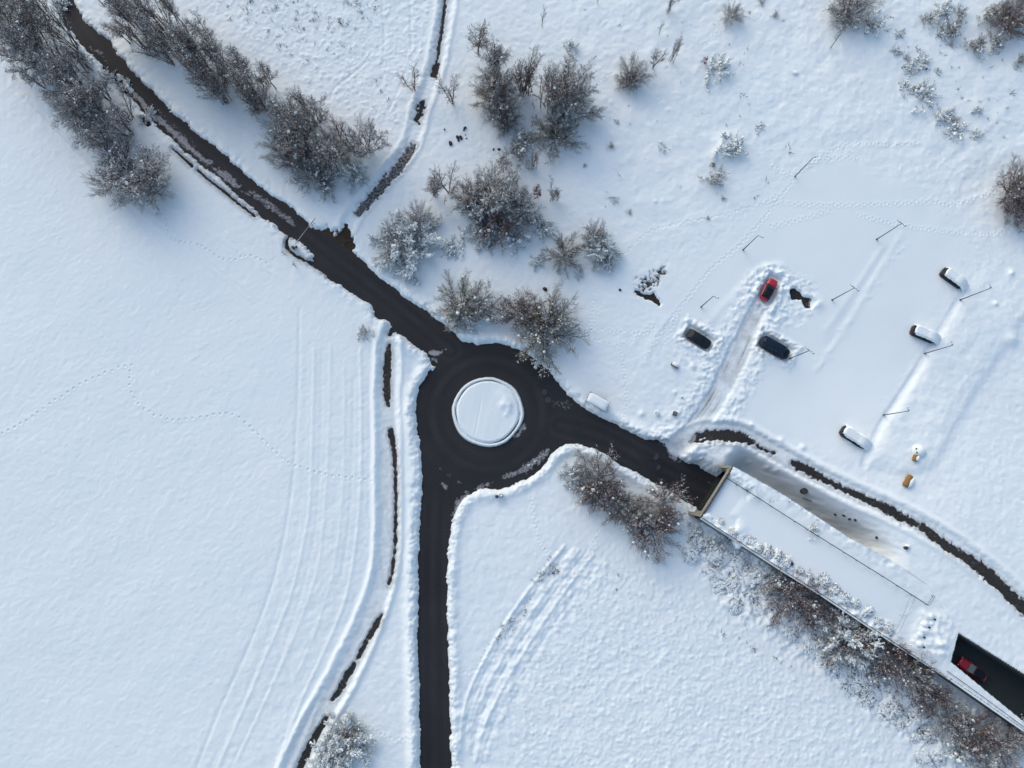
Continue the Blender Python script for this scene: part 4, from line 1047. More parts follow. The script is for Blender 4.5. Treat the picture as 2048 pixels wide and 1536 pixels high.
# straw bales
for px, py, L_, R_, rz, lb, off in ((1814, 962, 2.0, .55, math.radians(60), 'golden brown straw bale lying bare with snow on its right flank', .45), (1829, 916, 1.0, .45, math.radians(70), 'small straw bale end showing brown below a big snow heap', .2)):
    x, y, z = at(px, py)
    t = thing('straw_bale', (x, y, z), rz, lb, 'bale')
    m = MB(); n, st = 12, 9
    for i in range(st):
        s = -1 + 2 * i / (st - 1); k = 1 - .25 * abs(s) ** 6
        for j in range(n):
            q = 2 * math.pi * j / n; rr = R_ * k * (1 + .10 * math.sin(5 * q + 2 * s) + .09 * math.sin(7 * s + j))
            m.v.append((s * L_ / 2, rr * math.cos(q), .28 + rr * .8 * math.sin(q)))
    for i in range(st - 1):
        for j in range(n): m.f.append((i * n + j, i * n + (j + 1) % n, (i + 1) * n + (j + 1) % n, (i + 1) * n + j))
    m.f += [tuple(range(n - 1, -1, -1)), tuple((st - 1) * n + k for k in range(n))]
    m.build('straw', 'straw', t, True)
    MB().blob((0, -off, .42), L_ * .5, R_ * .75, .36, 11, .15, 14, 8).build('snow_cap', 'snow_plain', t, True)
x, y, z = at(1838, 902)
t = tag(MB().blob((0, 0, 0), .95, 1.05, .95, 21, .14, 18, 10).build('snow_heap', 'snow_plain', None, True, loc=(x, y, z)), 'round white snow heap with dark specks above the small straw bale', 'snow heap')
for k, (dx, dy) in enumerate(((-.75, .35), (-.7, -.25), (.35, -.5))): MB().blob((dx, dy, .62), .13, .16, .1, k).build('clod', 'rock', t, True)
# drum on the bank, stub on the deck
x, y, z = at(1607, 982)
t = thing('barrel', (x, y, z - .3), 0, 'round dark brown drum standing on the grey snow bank', 'barrel')
MB().tube((0, 0, 0), (0, 0, .8), .50, .52, 16).build('drum', 'rust', t); MB().tube((0, 0, .8), (0, 0, .84), .53, .50, 16).build('lid', 'rock', t)
for px, py, lb in ((1584, 1127.5, 'square dark post end on the tunnel roof edge among snowy shrubs'), (1809, 1095, 'small dark post with a snow cap at the far end of the grey bank')):
    a0, b0 = P(px, py, 3.2 if py > 1100 else 2.4); z = DECK + .3 if py > 1100 else ground(a0, b0)
    t = thing('post', (a0, b0, z - .2), .5, lb, 'post')
    MB().box((0, 0, .4), (.42, .42, .8)).build('post_body', 'rock', t, bevel=.03)
    if py < 1100: MB().blob((.35, 0, .4), .4, .35, .3, 6).build('snow_cap', 'snow_plain', t, True)
    else: MB().box((-.7, .25, .5), (1.1, .1, .1), -.3).build('brace', 'rock', t)
# manholes
def manhole(px, py, lb, r=.34):
    x, y = PE(px, py); z = float(E[np.searchsorted(YS, y), np.searchsorted(XS, x)])
    t = thing('manhole_cover', (x, y, z + .004), 0, lb, 'manhole', 'manhole covers in the road')
    MB().tube((0, 0, 0), (0, 0, .012), r * 1.3, r * 1.28, 24).build('frame', 'steel_dark', t)
    MB().tube((0, 0, .006), (0, 0, .02), r, r * .98, 24).build('lid', 'rock', t)
manhole(1089, 784, 'upper of the two manholes on the roundabout\'s right side'); manhole(1096, 800, 'lower of the two manholes on the roundabout\'s right side')
manhole(1311.5, 913, 'manhole with a dark rim in the middle of the road to the tunnel', .4); manhole(1317, 934, 'faint manhole nearer the lower edge of the road to the tunnel', .3)
# loose rocks showing through the snow
def rock(px, py, r, lb, grp, seed):
    x, y, z = at(px, py)
    o = MB().blob((0, 0, 0), r, r * .8, r * .7, seed, .3, 9, 6).build('rock', 'rock', None, True, loc=(x, y, z + r * .25)); o.rotation_euler.z = seed
    tag(o, lb, 'rock', grp)
for k, (px, py, r) in enumerate(((930, 256, .28), (928, 260, .2), (915, 275, .36), (921, 274, .3), (923, 278, .25), (917, 281, .26), (933, 277, .15), (931, 270, .12))):
    rock(px, py, r, 'one of the black stones clustered on bare snow beside the top lane', 'cluster of black stones', k)
rock(889, 259, .18, 'lone small black stone between the top lane and the stone cluster', None, 20); rock(901, 287, .42, 'wide black stone lowest of the cluster beside the top lane', None, 21)
rock(998, 299, .28, 'black stone with a flat neighbour above the big central thicket', None, 22); rock(987, 299, .22, 'flat dark stone left of the black one above the central thicket', None, 23)
rock(1090, 578.5, .42, 'round black boulder alone on snow above the two roadside bushes', None, 24); rock(1240, 580, .26, 'small black stone left of the bare earth opening', None, 25)
rock(1853, 138, .2, 'dark stone by the brown brambles at the upper right', None, 26)
for k, (px, py) in enumerate(((1670, 1029), (1687, 1031), (1699, 1038), (1710, 1040), (1753, 1075))): rock(px, py, .26, 'one of the black stones poking from the grey bank beside the tunnel roof', 'black stones on the grey bank', 30 + k)
x, y, z = at(1622, 1005)
t = MB(); pts = [(-1.5, .75, .1), (-.7, .45, .2), (.2, .15, .22), (.8, .05, .2), (1.1, -.25, .1)]
for p, q in zip(pts[:-1], pts[1:]): t.tube(p, q, .07, .09, 5)
t.blob(pts[-1], .2, .15, .12, 2)
tag(t.build('fallen_branch', 'bark', None, True, loc=(x, y, z)), 'crooked dark branch lying on the grey bank below the drum', 'branch')

# ------------------------------------------------------------------ bare trees and bushes
def rot_about(d, ang, az):
    a = d.orthogonal().normalized(); b = d.cross(a)
    return (d * math.cos(ang) + (a * math.cos(az) + b * math.sin(az)) * math.sin(ang)).normalized()
def grow(out, p, d, L, r, lvl, spec, rng):
    n, wob, trop = spec['seg'][lvl], spec['wob'][lvl], spec['trop'][lvl]
    pts = [p]; dirs = [d]
    for i in range(n):
        d = (d + Vector((rng.gauss(0, wob), rng.gauss(0, wob), rng.gauss(0, wob) + trop))).normalized()
        q = p + d * (L / n)
        r1 = r * (1 - .72 * (i + 1) / n); r0 = r * (1 - .72 * i / n)
        out.append((*p, *q, r0, r1, lvl)); p = q; pts.append(p); dirs.append(d)
    if lvl + 1 >= len(spec['seg']): return
    kids = spec['kids'][lvl]; t0 = spec['t0'][lvl]
    for k in range(kids):
        t = t0 + (1 - t0) * (k + rng.random()) / kids
        i = min(int(t * n), n - 1); f = t * n - i
        c = pts[i].lerp(pts[i + 1], f)
        dd = rot_about(dirs[i + 1], math.radians(rng.gauss(spec['ang'][lvl], 9)), rng.uniform(0, 6.283))
        l2 = L * spec['rat'][lvl] * (1 - spec['fall'][lvl] * t) * rng.uniform(.65, 1.15)
        grow(out, c, dd, l2, max(spec['rmin'], r * .45 * (1 - .5 * t)), lvl + 1, spec, rng)
def tubes(sg, n):
    p = sg[:, 0:3]; q = sg[:, 3:6]; d = q - p; d /= np.linalg.norm(d, axis=1)[:, None] + 1e-9
    ref = np.where(np.abs(d[:, 2:3]) > .9, np.array([[1., 0, 0]]), np.array([[0, 0, 1.]]))
    a = np.cross(d, ref); a /= np.linalg.norm(a, axis=1)[:, None]; b = np.cross(d, a)
    N = len(sg); V = np.empty((N, 2, n, 3))
    for k in range(n):
        c, s = math.cos(2 * math.pi * k / n), math.sin(2 * math.pi * k / n); o = a * c + b * s
        V[:, 0, k] = p + o * sg[:, 6:7]; V[:, 1, k] = q + o * sg[:, 7:8]
    base = (np.arange(N) * 2 * n)[:, None]
    F = np.concatenate([base + np.array([[k, (k + 1) % n, n + (k + 1) % n, n + k]]) for k in range(n)])
    return V.reshape(-1, 3), F
def octas(c, r, sq):
    N = len(c); U = np.array([(1, 0, 0), (0, 1, 0), (-1, 0, 0), (0, -1, 0), (0, 0, sq), (0, 0, -sq)], float)
    V = c[:, None, :] + U[None] * r[:, None, None]
    f = np.array([(0, 1, 4), (1, 2, 4), (2, 3, 4), (3, 0, 4), (1, 0, 5), (2, 1, 5), (3, 2, 5), (0, 3, 5)])
    return V.reshape(-1, 3), (np.arange(N)[:, None, None] * 6 + f[None]).reshape(-1, 3)
def quads(c, r, rs):
    N = len(c); a = rs.randn(N, 3); a /= np.linalg.norm(a, axis=1)[:, None]; b = np.cross(a, rs.randn(N, 3)); b /= np.linalg.norm(b, axis=1)[:, None]
    r = r[:, None]
    V = np.stack([c + a * r, c + b * r * .6, c - a * r, c - b * r * .6], 1)
    return V.reshape(-1, 3), np.arange(N * 4).reshape(N, 4)
def protos(kind, seed):
    """segments of a plant of nominal size; returns trunk, twigs, snow meshes"""
    rng = random.Random(seed); rs = np.random.RandomState(seed)
    K = KINDS[kind]; H, R = K['H'], K['R']; out = []
    for s in range(K['stems']):
        th = math.radians(rng.uniform(*K['lean'])) if K['stems'] > 1 else math.radians(rng.uniform(0, 3))
        az = 6.283 * (s + rng.uniform(-.35, .35)) / K['stems']
        if K['stems'] > 7:                     # even spread over the dome
            f = (s + rng.random()) / K['stems']; lo, hi = K['lean']
            th = math.radians(lo + (hi - lo) * f ** .7); az = s * 2.39996 + rng.uniform(-.25, .25)
        d = Vector((math.sin(th) * math.cos(az), math.sin(th) * math.sin(az), math.cos(th)))
        L = 1 / math.sqrt((math.sin(th) / R) ** 2 + (math.cos(th) / H) ** 2) * rng.uniform(.82, 1.02) * K.get('len', 1)
        b = Vector((rng.gauss(0, K.get('foot', .1)), rng.gauss(0, K.get('foot', .1)), -.3))
        grow(out, b, d, L, K['r0'] * rng.uniform(.8, 1.15), 0, K['spec'], rng)
    sg = np.array(out)
    tr = sg[sg[:, 8] == 0]; tw = sg[sg[:, 8] > 0].copy()
    tw[:, 6:8] = np.maximum(tw[:, 6:8], K['spec']['rmin'] * .8)
    # snow lying along limbs and in clumps
    d = sg[:, 3:6] - sg[:, 0:3]; ln = np.linalg.norm(d, axis=1); hz = np.hypot(d[:, 0], d[:, 1]) / (ln + 1e-9)
    pr = K['snow'] * np.clip(hz * 1.6 - .3, 0, 1) * np.where(sg[:, 8] == 0, 1.3, np.where(sg[:, 8] == 1, 1.2, .8))
    keep = rs.rand(len(sg)) < pr
    sn = sg[keep].copy(); rr = np.maximum(sn[:, 6], K['srad']) * rs.uniform(.7, 1.4, len(sn))
    sn[:, 2] += sn[:, 6] + rr * .45; sn[:, 5] += sn[:, 7] + rr * .45; sn[:, 6] = rr; sn[:, 7] = rr * .7
    tips = tw[tw[:, 8] >= 2] if (tw[:, 8] >= 2).any() else tw
    ti = rs.choice(len(tips), min(K['clumps'], len(tips)), replace=False)
    c = tips[ti, 0:3] + [0, 0, .05]
    rb = rs.gamma(2.2, K['csize'] / 2.2, len(c)).clip(.03, .5)
    V1, F1 = tubes(sn, 4); V2, F2 = octas(c, rb, .6)
    Vc, Fc = tubes(tw, 3)
    tri = lambda q: np.concatenate([q[:, [0, 1, 2]], q[:, [0, 2, 3]]])
    FA = np.concatenate([tri(Fc), tri(F1) + len(Vc), F2 + len(Vc) + len(V1)])
    me_t = fast_mesh(kind + '_trunk', *tubes(tr, 6)); shade_smooth(me_t)
    me_c = fast_mesh(kind + '_crown', np.concatenate([Vc, V1, V2]), FA)
    me_c.materials.append(MAT[K['bark']]); me_c.materials.append(MAT['snow_plain'])
    me_c.polygons.foreach_set('material_index', np.concatenate([np.zeros(2 * len(Fc), np.int32), np.ones(len(FA) - 2 * len(Fc), np.int32)])); shade_smooth(me_c)
    res = [('trunk', me_t, K['bark']), ('crown', me_c, None)]
    if K.get('leaves'):
        li = rs.choice(len(tips), min(K['leaves'], len(tips)), replace=K['leaves'] > len(tips))
        me_l = fast_mesh(kind + '_leaves', *quads(tips[li, 3:6] + rs.randn(len(li), 3) * .05, rs.uniform(.5, 1.2, len(li)) * K.get('lsize', .11), rs))
        res.append(('leaves', me_l, K['leafmat']))
    for nm, me, mt in res:
        if mt: me.materials.append(MAT[mt])
    return res
def SPC(seg, kids, ang, rat, fall, t0, trop, wob=(.05, .09, .12, .15), rmin=.013):
    return dict(seg=seg, kids=kids, ang=ang, rat=rat, fall=fall, t0=t0, trop=trop, wob=wob, rmin=rmin)
KINDS = {
    'tall': dict(H=12, R=3, stems=1, lean=(0, 3), r0=.15, bark='bark', snow=.24, srad=.017, clumps=160, csize=.06,
                 spec=SPC((9, 4, 3, 2), (52, 9, 6), (42, 40, 42), (.34, .42, .5), (.55, .4, .3), (.28, .2, .2), (.02, .08, .05, .02))),
    'tall_fork': dict(H=12, R=4, stems=4, lean=(3, 15), r0=.12, bark='bark', snow=.24, srad=.017, clumps=160, csize=.06, foot=.35,
                 spec=SPC((8, 4, 3, 2), (20, 8, 6), (38, 38, 42), (.32, .45, .5), (.5, .4, .3), (.35, .2, .2), (.03, .08, .05, .02))),
    'spindly': dict(H=10, R=2.6, stems=6, lean=(2, 14), r0=.08, bark='bark', snow=.12, srad=.02, clumps=60, csize=.05, foot=.5,
                 spec=SPC((7, 3, 2), (18, 6), (26, 30), (.22, .45), (.4, .3), (.35, .2), (.02, .06, .03), rmin=.016)),
    'broad': dict(H=9, R=5, stems=11, lean=(6, 52), r0=.12, bark='bark', snow=.30, srad=.022, clumps=420, csize=.06, foot=.3,
                 spec=SPC((6, 4, 3, 2), (16, 9, 6), (40, 40, 44), (.38, .46, .5), (.30, .30, .3), (.30, .2, .15), (.02, .05, .03, .0))),
    'bush': dict(len=1.12, H=5, R=5, stems=26, lean=(4, 76), r0=.06, bark='bark', snow=.26, srad=.022, clumps=420, csize=.075, foot=.35,
                 spec=SPC((5, 3, 2), (17, 10), (32, 38), (.36, .46), (.25, .25), (.30, .15), (.02, .05, .02), rmin=.0125)),
    'bush_olive': dict(len=1.12, H=5, R=5, stems=26, lean=(4, 76), r0=.06, bark='bark_olive', snow=.13, srad=.022, clumps=260, csize=.085, foot=.35,
                 spec=SPC((5, 3, 2), (19, 13), (30, 36), (.34, .46), (.25, .25), (.30, .15), (.02, .05, .02), rmin=.0125)),
    'bush_red': dict(len=1.12, H=5, R=5, stems=26, lean=(4, 74), r0=.055, bark='bark_red', snow=.10, srad=.022, clumps=200, csize=.085, foot=.3,
                 spec=SPC((5, 3, 2), (19, 13), (32, 38), (.36, .46), (.25, .25), (.30, .15), (.02, .06, .02), rmin=.0125)),
    'snow_bush': dict(H=5, R=5.2, stems=26, lean=(8, 84), r0=.08, bark='bark', snow=.85, srad=.055, clumps=900, csize=.13, foot=.4,
                 spec=SPC((5, 3, 2), (18, 12), (34, 38), (.38, .46), (.4, .3), (.22, .15), (.0, -.02, -.03), rmin=.017)),
    'round_tree': dict(H=9, R=4, stems=1, lean=(0, 2), r0=.17, bark='bark_olive', snow=.10, srad=.02, clumps=60, csize=.05,
                 spec=SPC((8, 4, 3, 2), (40, 9, 6), (50, 38, 40), (.44, .42, .5), (.45, .4, .3), (.22, .2, .2), (.0, .05, .03, .0))),
    'sapling': dict(H=6, R=1.8, stems=1, lean=(0, 3), r0=.07, bark='bark_olive', snow=.1, srad=.02, clumps=16, csize=.04,
                 spec=SPC((6, 3, 2), (16, 5), (34, 36), (.30, .45), (.5, .3), (.3, .2), (.0, .05, .03), rmin=.016)),
    'twin_birch': dict(H=8, R=2.6, stems=3, lean=(8, 20), r0=.10, bark='bark_red', snow=.18, srad=.022, clumps=90, csize=.05, foot=.15,
                 spec=SPC((6, 4, 2), (18, 9), (36, 38), (.34, .45), (.45, .3), (.3, .2), (.02, .05, .03), rmin=.015)),
    'brushwood': dict(H=2.4, R=2.4, stems=26, lean=(8, 62), r0=.03, bark='bark', snow=.22, srad=.03, clumps=160, csize=.09, foot=.8,
                 spec=SPC((4, 3, 2), (10, 6), (30, 38), (.42, .5), (.35, .3), (.25, .2), (.0, .02, .0), rmin=.014)),
    'bramble': dict(H=1.8, R=2.2, stems=22, lean=(14, 80), r0=.03, bark='bark_red', snow=.55, srad=.05, clumps=330, csize=.13, foot=.7, leaves=420, leafmat='leaf_dark', lsize=.10,
                 spec=SPC((4, 3, 2), (6, 4), (40, 42), (.42, .5), (.3, .3), (.2, .2), (-.02, .0, .0), rmin=.016)),
    'red_leaf': dict(H=5, R=1.2, stems=2, lean=(2, 6), r0=.05, bark='bark_red', snow=.2, srad=.02, clumps=30, csize=.05, leaves=520, leafmat='leaf_red',
                 spec=SPC((6, 3, 2), (16, 6), (42, 40), (.24, .5), (.3, .3), (.2, .2), (.0, .02, .0), rmin=.014)),
}
LIB = {}
def plant_mesh(kind, var):
    if (kind, var) not in LIB: LIB[(kind, var)] = protos(kind, 100 + 17 * var + len(kind) * 7)
    return LIB[(kind, var)]
# snow-laden low shrub: lumps of snow over dark leaves and twigs
def snow_shrub_mesh(var):
    key = ('snow_shrub', var)
    if key in LIB: return LIB[key]
    rs = np.random.RandomState(500 + var); m = MB()
    m.blob((0, 0, -.15), 1.5, 1.3, .80, var, .55, 22, 10)
    for k in range(40):
        r = 1.55 * math.sqrt(rs.rand()); a = rs.rand() * 6.283; hh = .86 * (1 - (r / 1.65) ** 2)
        s = rs.uniform(.08, .26)
        m.blob((r * math.cos(a), r * math.sin(a), hh + rs.uniform(-.1, .1)), s * rs.uniform(.8, 1.6), s, s * .55, k + 50 * var, .3, 8, 5)
    me = bpy.data.meshes.new('snow_shrub_snow'); me.from_pydata(m.v, [], m.f); me.update(); shade_smooth(me); me.materials.append(MAT['snow_plain'])
    sgs = []
    for k in range(90):
        a = rs.rand() * 6.283; r = 1.5 * math.sqrt(rs.rand()); th = rs.uniform(.2, 1.3); L = rs.uniform(.25, .7)
        p = np.array([r * math.cos(a), r * math.sin(a), .75 * (1 - (r / 1.6) ** 2)]); b = a + rs.randn() * .7
        q = p + L * np.array([math.sin(th) * math.cos(b), math.sin(th) * math.sin(b), math.cos(th)])
        sgs.append((*p, *q, .02, .012, 1))
    me2 = fast_mesh('snow_shrub_twigs', *tubes(np.array(sgs), 3)); me2.materials.append(MAT['bark'])
    a = rs.rand(60) * 6.283; r = 1.6 * np.sqrt(rs.rand(60))
    c = np.stack([r * np.cos(a), r * np.sin(a), .80 * (1 - (r / 1.65) ** 2) + rs.uniform(.0, .16, 60)], 1)
    me3 = fast_mesh('snow_shrub_leaves', *quads(c, rs.uniform(.08, .17, 60), rs)); me3.materials.append(MAT['leaf_dark'])
    LIB[key] = [('twigs', me2, ''), ('leaves', me3, ''), ('snow_load', me, '')]
    return LIB[key]
SIZE = {k: (v['H'], v['R']) for k, v in KINDS.items()}
SIZE['snow_shrub'] = (1.1, 1.6)
CATS = dict(tall='tree', tall_fork='tree', spindly='tree', broad='tree', round_tree='tree', sapling='sapling', twin_birch='tree', red_leaf='sapling')
NAMES = dict(tall='bare_tree', tall_fork='bare_tree', spindly='bare_tree', broad='bare_tree', round_tree='bare_tree', sapling='sapling', twin_birch='bare_tree', red_leaf='sapling', bush='bush', bush_olive='bush', bush_red='bush', snow_bush='bush', brushwood='shrub', bramble='shrub', snow_shrub='shrub')
prng = random.Random(3)
FIRST = {}
def plant(mode, px, py, H, R, kind, label, group=None, var=None, zb=None):
    """mode b: the pixel is the foot; c: the pixel is the middle of the crown"""
    var = prng.randrange(3) if var is None else var
    if zb is not None: x, y = P(px, py, zb + (.45 * H if mode == 'c' else 0)); z = zb
    else: x, y, z = at(px, py, .5 * H if mode == 'c' else 0)
    if kind in ('bush', 'bush_olive', 'bush_red', 'broad', 'snow_bush', 'tall_fork'): R *= 1.14
    lib = snow_shrub_mesh(var % 4) if kind == 'snow_shrub' else plant_mesh(kind, var)
    key = (kind, var)
    if key not in FIRST:
        t = thing(NAMES[kind], (0, 0, 0), 0, label, CATS.get(kind, 'bush'), group)
        for nm, me, mt in lib: link(nm, me, None, t)
        FIRST[key] = t
    else:
        t = copy_tree(FIRST[key])
        t['label'] = label
        if group: t['group'] = group
        elif 'group' in t: del t['group']
    H0, R0 = SIZE[kind]
    t.location = (x, y, z - .05); t.rotation_euler = (0, 0, prng.uniform(0, 6.283)); t.scale = (R / R0 * (prng.uniform(.75, 1.3) if kind == 'snow_shrub' else 1), R / R0, H / H0)
    return t

g = 'bare trees in the row left of the upper-left road'
for a in [('c', 22, 40, 12, 5.2, 'broad', 'bare tree filling the extreme top-left corner of the photo'), ('c', 80, 10, 12, 4.2, 'tall_fork', 'bare tree cut by the top edge just left of the dark road'),
          ('b', 112, 118, 14, 5.2, 'tall_fork', 'tall bare tree with a fan of dark stems beside the upper-left road'), ('c', 38, 100, 9, 4.4, 'broad', 'bare tree at the left photo edge above the corner of the white field'),
          ('c', 112, 150, 9, 4.2, 'broad', 'bare tree on the field side behind the fan of dark stems'), ('b', 172, 178, 11, 4.4, 'tall_fork', 'bare tree in the middle of the row next to the road verge'),
          ('b', 212, 236, 11, 4.6, 'tall_fork', 'bare tree in the row above the one with a low forked trunk'), ('c', 140, 215, 8, 3.9, 'broad', 'low bare tree bulging furthest into the left field'),
          ('c', 178, 258, 8, 3.7, 'broad', 'bare tree on the field side just above the round last tree'), ('b', 264, 268, 9.5, 4.6, 'tall_fork', 'bare tree with low forked trunk just above the round last tree'),
          ('c', 266, 338, 8, 6.4, 'broad', 'big round dark bare tree ending the row, nearest the roundabout'), ('c', 290, 372, 5, 3.8, 'bush', 'dense lower shrub growth under the round last tree of the row'),
          ('c', 165, 205, 8, 3.8, 'broad', 'bare tree inside the row between trunks, beside the road bend'), ('c', 8, 10, 10, 4.2, 'broad', 'bare tree mostly cut off by the top-left corner'), ('c', 225, 292, 6.5, 3.4, 'bush', 'bushy tree filling the gap above the round last tree'),
          ('c', 215, 362, 5.0, 3.0, 'bush', 'bushy growth on the lower left side of the round last tree'),
          ('c', 112, 62, 11, 3.6, 'spindly', 'wispy bare tree against the road edge near the top, left side'), ('c', 150, 118, 8, 3.4, 'spindly', 'wispy bare tree right of the fan of dark stems, at the verge'), ('c', 195, 175, 7, 3.4, 'tall_fork', 'bare tree at the verge above the small snowy shrubs'), ('c', 240, 225, 6, 3.2, 'spindly', 'wispy bare tree at the verge between road and forked trunk'), ('c', 60, 150, 8, 3.6, 'tall_fork', 'bare tree on the field side near the left photo edge')]:
    plant(*a, group=g)
for px, py, r, lb in ((224, 155, 1.4, 'small snow-dusted shrub touching the left edge of the dark road'), (246, 172, 1.3, 'small shrub on the slush strip left of the road'), (170, 120, 1.3, 'small dark shrub between the road and the fan-stemmed tree'), (300, 225, 1.2, 'lowest small shrub on the slush strip left of the road'),
                      (284, 240, 1.1, 'small dark shrub at the verge below the fan-stemmed tree'), (205, 150, 1.2, 'snowy shrub at the verge under the trees'), (122, 8, 1.6, 'snowy bush at the top edge left of the road')):
    plant('c', px, py, 1.4, r, 'bramble', lb, 'small verge shrubs')
g = 'tall trees right of the upper-left road'
tl = 'tall slender bare tree in the upper roadside grove, '
for a in [('b', 292, 70, 14, 2.8, 'tall', tl + 'first from the top'), ('b', 350, 131, 16, 3.0, 'tall', tl + 'with the longest dark trunk'), ('b', 330, 62, 13, 3.0, 'tall', tl + 'near the top edge'), ('b', 368, 132, 14, 2.6, 'tall', tl + 'right beside the longest trunk'),
          ('b', 405, 130, 14, 3.0, 'tall', tl + 'in the middle'), ('b', 430, 188, 15, 3.0, 'tall', tl + 'trunk foot facing the road'), ('b', 440, 172, 11, 2.0, 'spindly', 'thin many-stemmed bare tree between two tall trunks in the upper grove'), ('b', 456, 204, 11, 2.2, 'spindly', 'thin many-stemmed bare tree at the road side of the upper grove'),
          ('b', 510, 208, 13, 2.8, 'tall', 'tall bare tree at the narrow middle of the grove, road side'), ('b', 500, 160, 11, 2.6, 'tall', 'bare tree on the meadow side of the narrow middle of the grove'), ('b', 536, 224, 13, 3.0, 'tall', 'tall bare tree where the grove widens, road side'), ('b', 552, 178, 9, 2.4, 'tall', 'short bare tree sticking out on the meadow side of the grove'),
          ('c', 290, 40, 8, 3.2, 'spindly', 'wispy bare tree low beside the grove top, road side'), ('c', 380, 80, 10, 3.2, 'tall_fork', 'bare forked tree on the meadow side of the upper grove'), ('c', 455, 140, 8, 2.8, 'tall_fork', 'forked bare tree on the meadow side near the narrow middle'), ('c', 245, 25, 9, 2.8, 'spindly', 'wispy bare tree leaning out of the grove top toward the road'),
          ('c', 420, 160, 5, 2.6, 'brushwood', 'wispy undergrowth on the road side of the upper grove'), ('c', 340, 20, 10, 3.0, 'tall_fork', 'forked bare tree cut by the top edge of the grove'), ('c', 300, 95, 5, 3.0, 'spindly', 'wispy low bare tree on the road side near the grove top'), ('c', 330, 110, 6, 2.8, 'spindly', 'wispy bare tree left of the longest dark trunk'),
          ('c', 405, 60, 8, 3.0, 'tall_fork', 'forked bare tree furthest toward the meadow near the grove top'), ('c', 440, 110, 8, 2.8, 'tall', 'slender bare tree on the meadow edge of the upper grove'), ('c', 480, 130, 6, 2.6, 'spindly', 'wispy bare tree on the meadow edge by the narrow middle'), ('c', 520, 155, 6, 2.4, 'spindly', 'wispy bare tree between narrow middle and grove end, meadow side')]:
    plant(*a, group=g)
wr = random.Random(77)
for k in range(20):
    f = (k + wr.random()) / 20; px = 235 + 290 * f + wr.uniform(-38, 38); py = 10 + 195 * f + wr.uniform(-22, 22)
    plant('c', px, py, wr.uniform(6, 10), wr.uniform(2.2, 3.2), wr.choice(['spindly', 'tall', 'spindly', 'tall_fork']), 'thin bare tree inside the band of wispy stems right of the upper-left road', 'thin trees filling the band right of the road')
g = 'trees of the grove end nearest the roundabout'
for a in [('b', 594, 277, 13, 3.2, 'tall', 'tall bare tree at the upper left of the wide grove end'), ('b', 617, 328, 14, 3.0, 'tall', 'tall bare tree whose dark trunk stands midmost in the grove end'), ('b', 631, 292, 14, 3.0, 'tall', 'tall bare tree in the core of the grove end'), ('b', 635, 252, 12, 3.0, 'tall', 'tall bare tree on the meadow side of the grove end'),
          ('b', 664, 341, 11, 3.0, 'tall', 'left one of two trunks at the grove end\'s lower tip'), ('b', 680, 350, 12, 3.0, 'tall', 'right one of two trunks at the grove end\'s lower tip'), ('b', 708, 305, 10.5, 2.8, 'twin_birch', 'reddish bare tree on the right of the grove end'), ('b', 737, 303, 9, 3.4, 'broad', 'reddish round bare tree furthest right in the grove'),
          ('b', 549, 327, 4, 1.6, 'sapling', 'lone thin sapling on the road side of the grove end'), ('c', 572, 245, 6, 3.6, 'bush', 'brown bushy tree at the left top of the grove end'), ('c', 622, 225, 7, 3.2, 'broad', 'bare bushy tree among the upper trunks of the grove end'), ('c', 560, 290, 5, 3.2, 'bush', 'brown bush on the road side of the grove end'),
          ('c', 612, 340, 4.5, 3.2, 'bush', 'brown bush under the midmost trunk of the grove end'), ('c', 705, 345, 3.6, 2.6, 'snow_bush', 'snowy bush at the lower right tip of the grove'), ('c', 655, 375, 2.4, 2.2, 'brushwood', 'thin brushwood at the lowest tip of the grove'), ('c', 660, 300, 5.5, 3.2, 'bush_red', 'reddish bush in the middle of the grove end'),
          ('c', 520, 200, 5, 2.4, 'bush', 'small bush at the narrow middle of the grove'), ('c', 590, 310, 5, 3.0, 'bush_red', 'reddish bush left of the midmost trunk'), ('c', 600, 270, 6, 3.0, 'bush', 'dark bush behind the left trunks of the grove end'), ('c', 672, 260, 6, 2.6, 'twin_birch', 'slim reddish tree between the grove end and the meadow'), ('c', 640, 355, 3.5, 2.4, 'brushwood', 'grey brushwood around the lower trunks of the grove end')]:
    plant(*a, group=g)
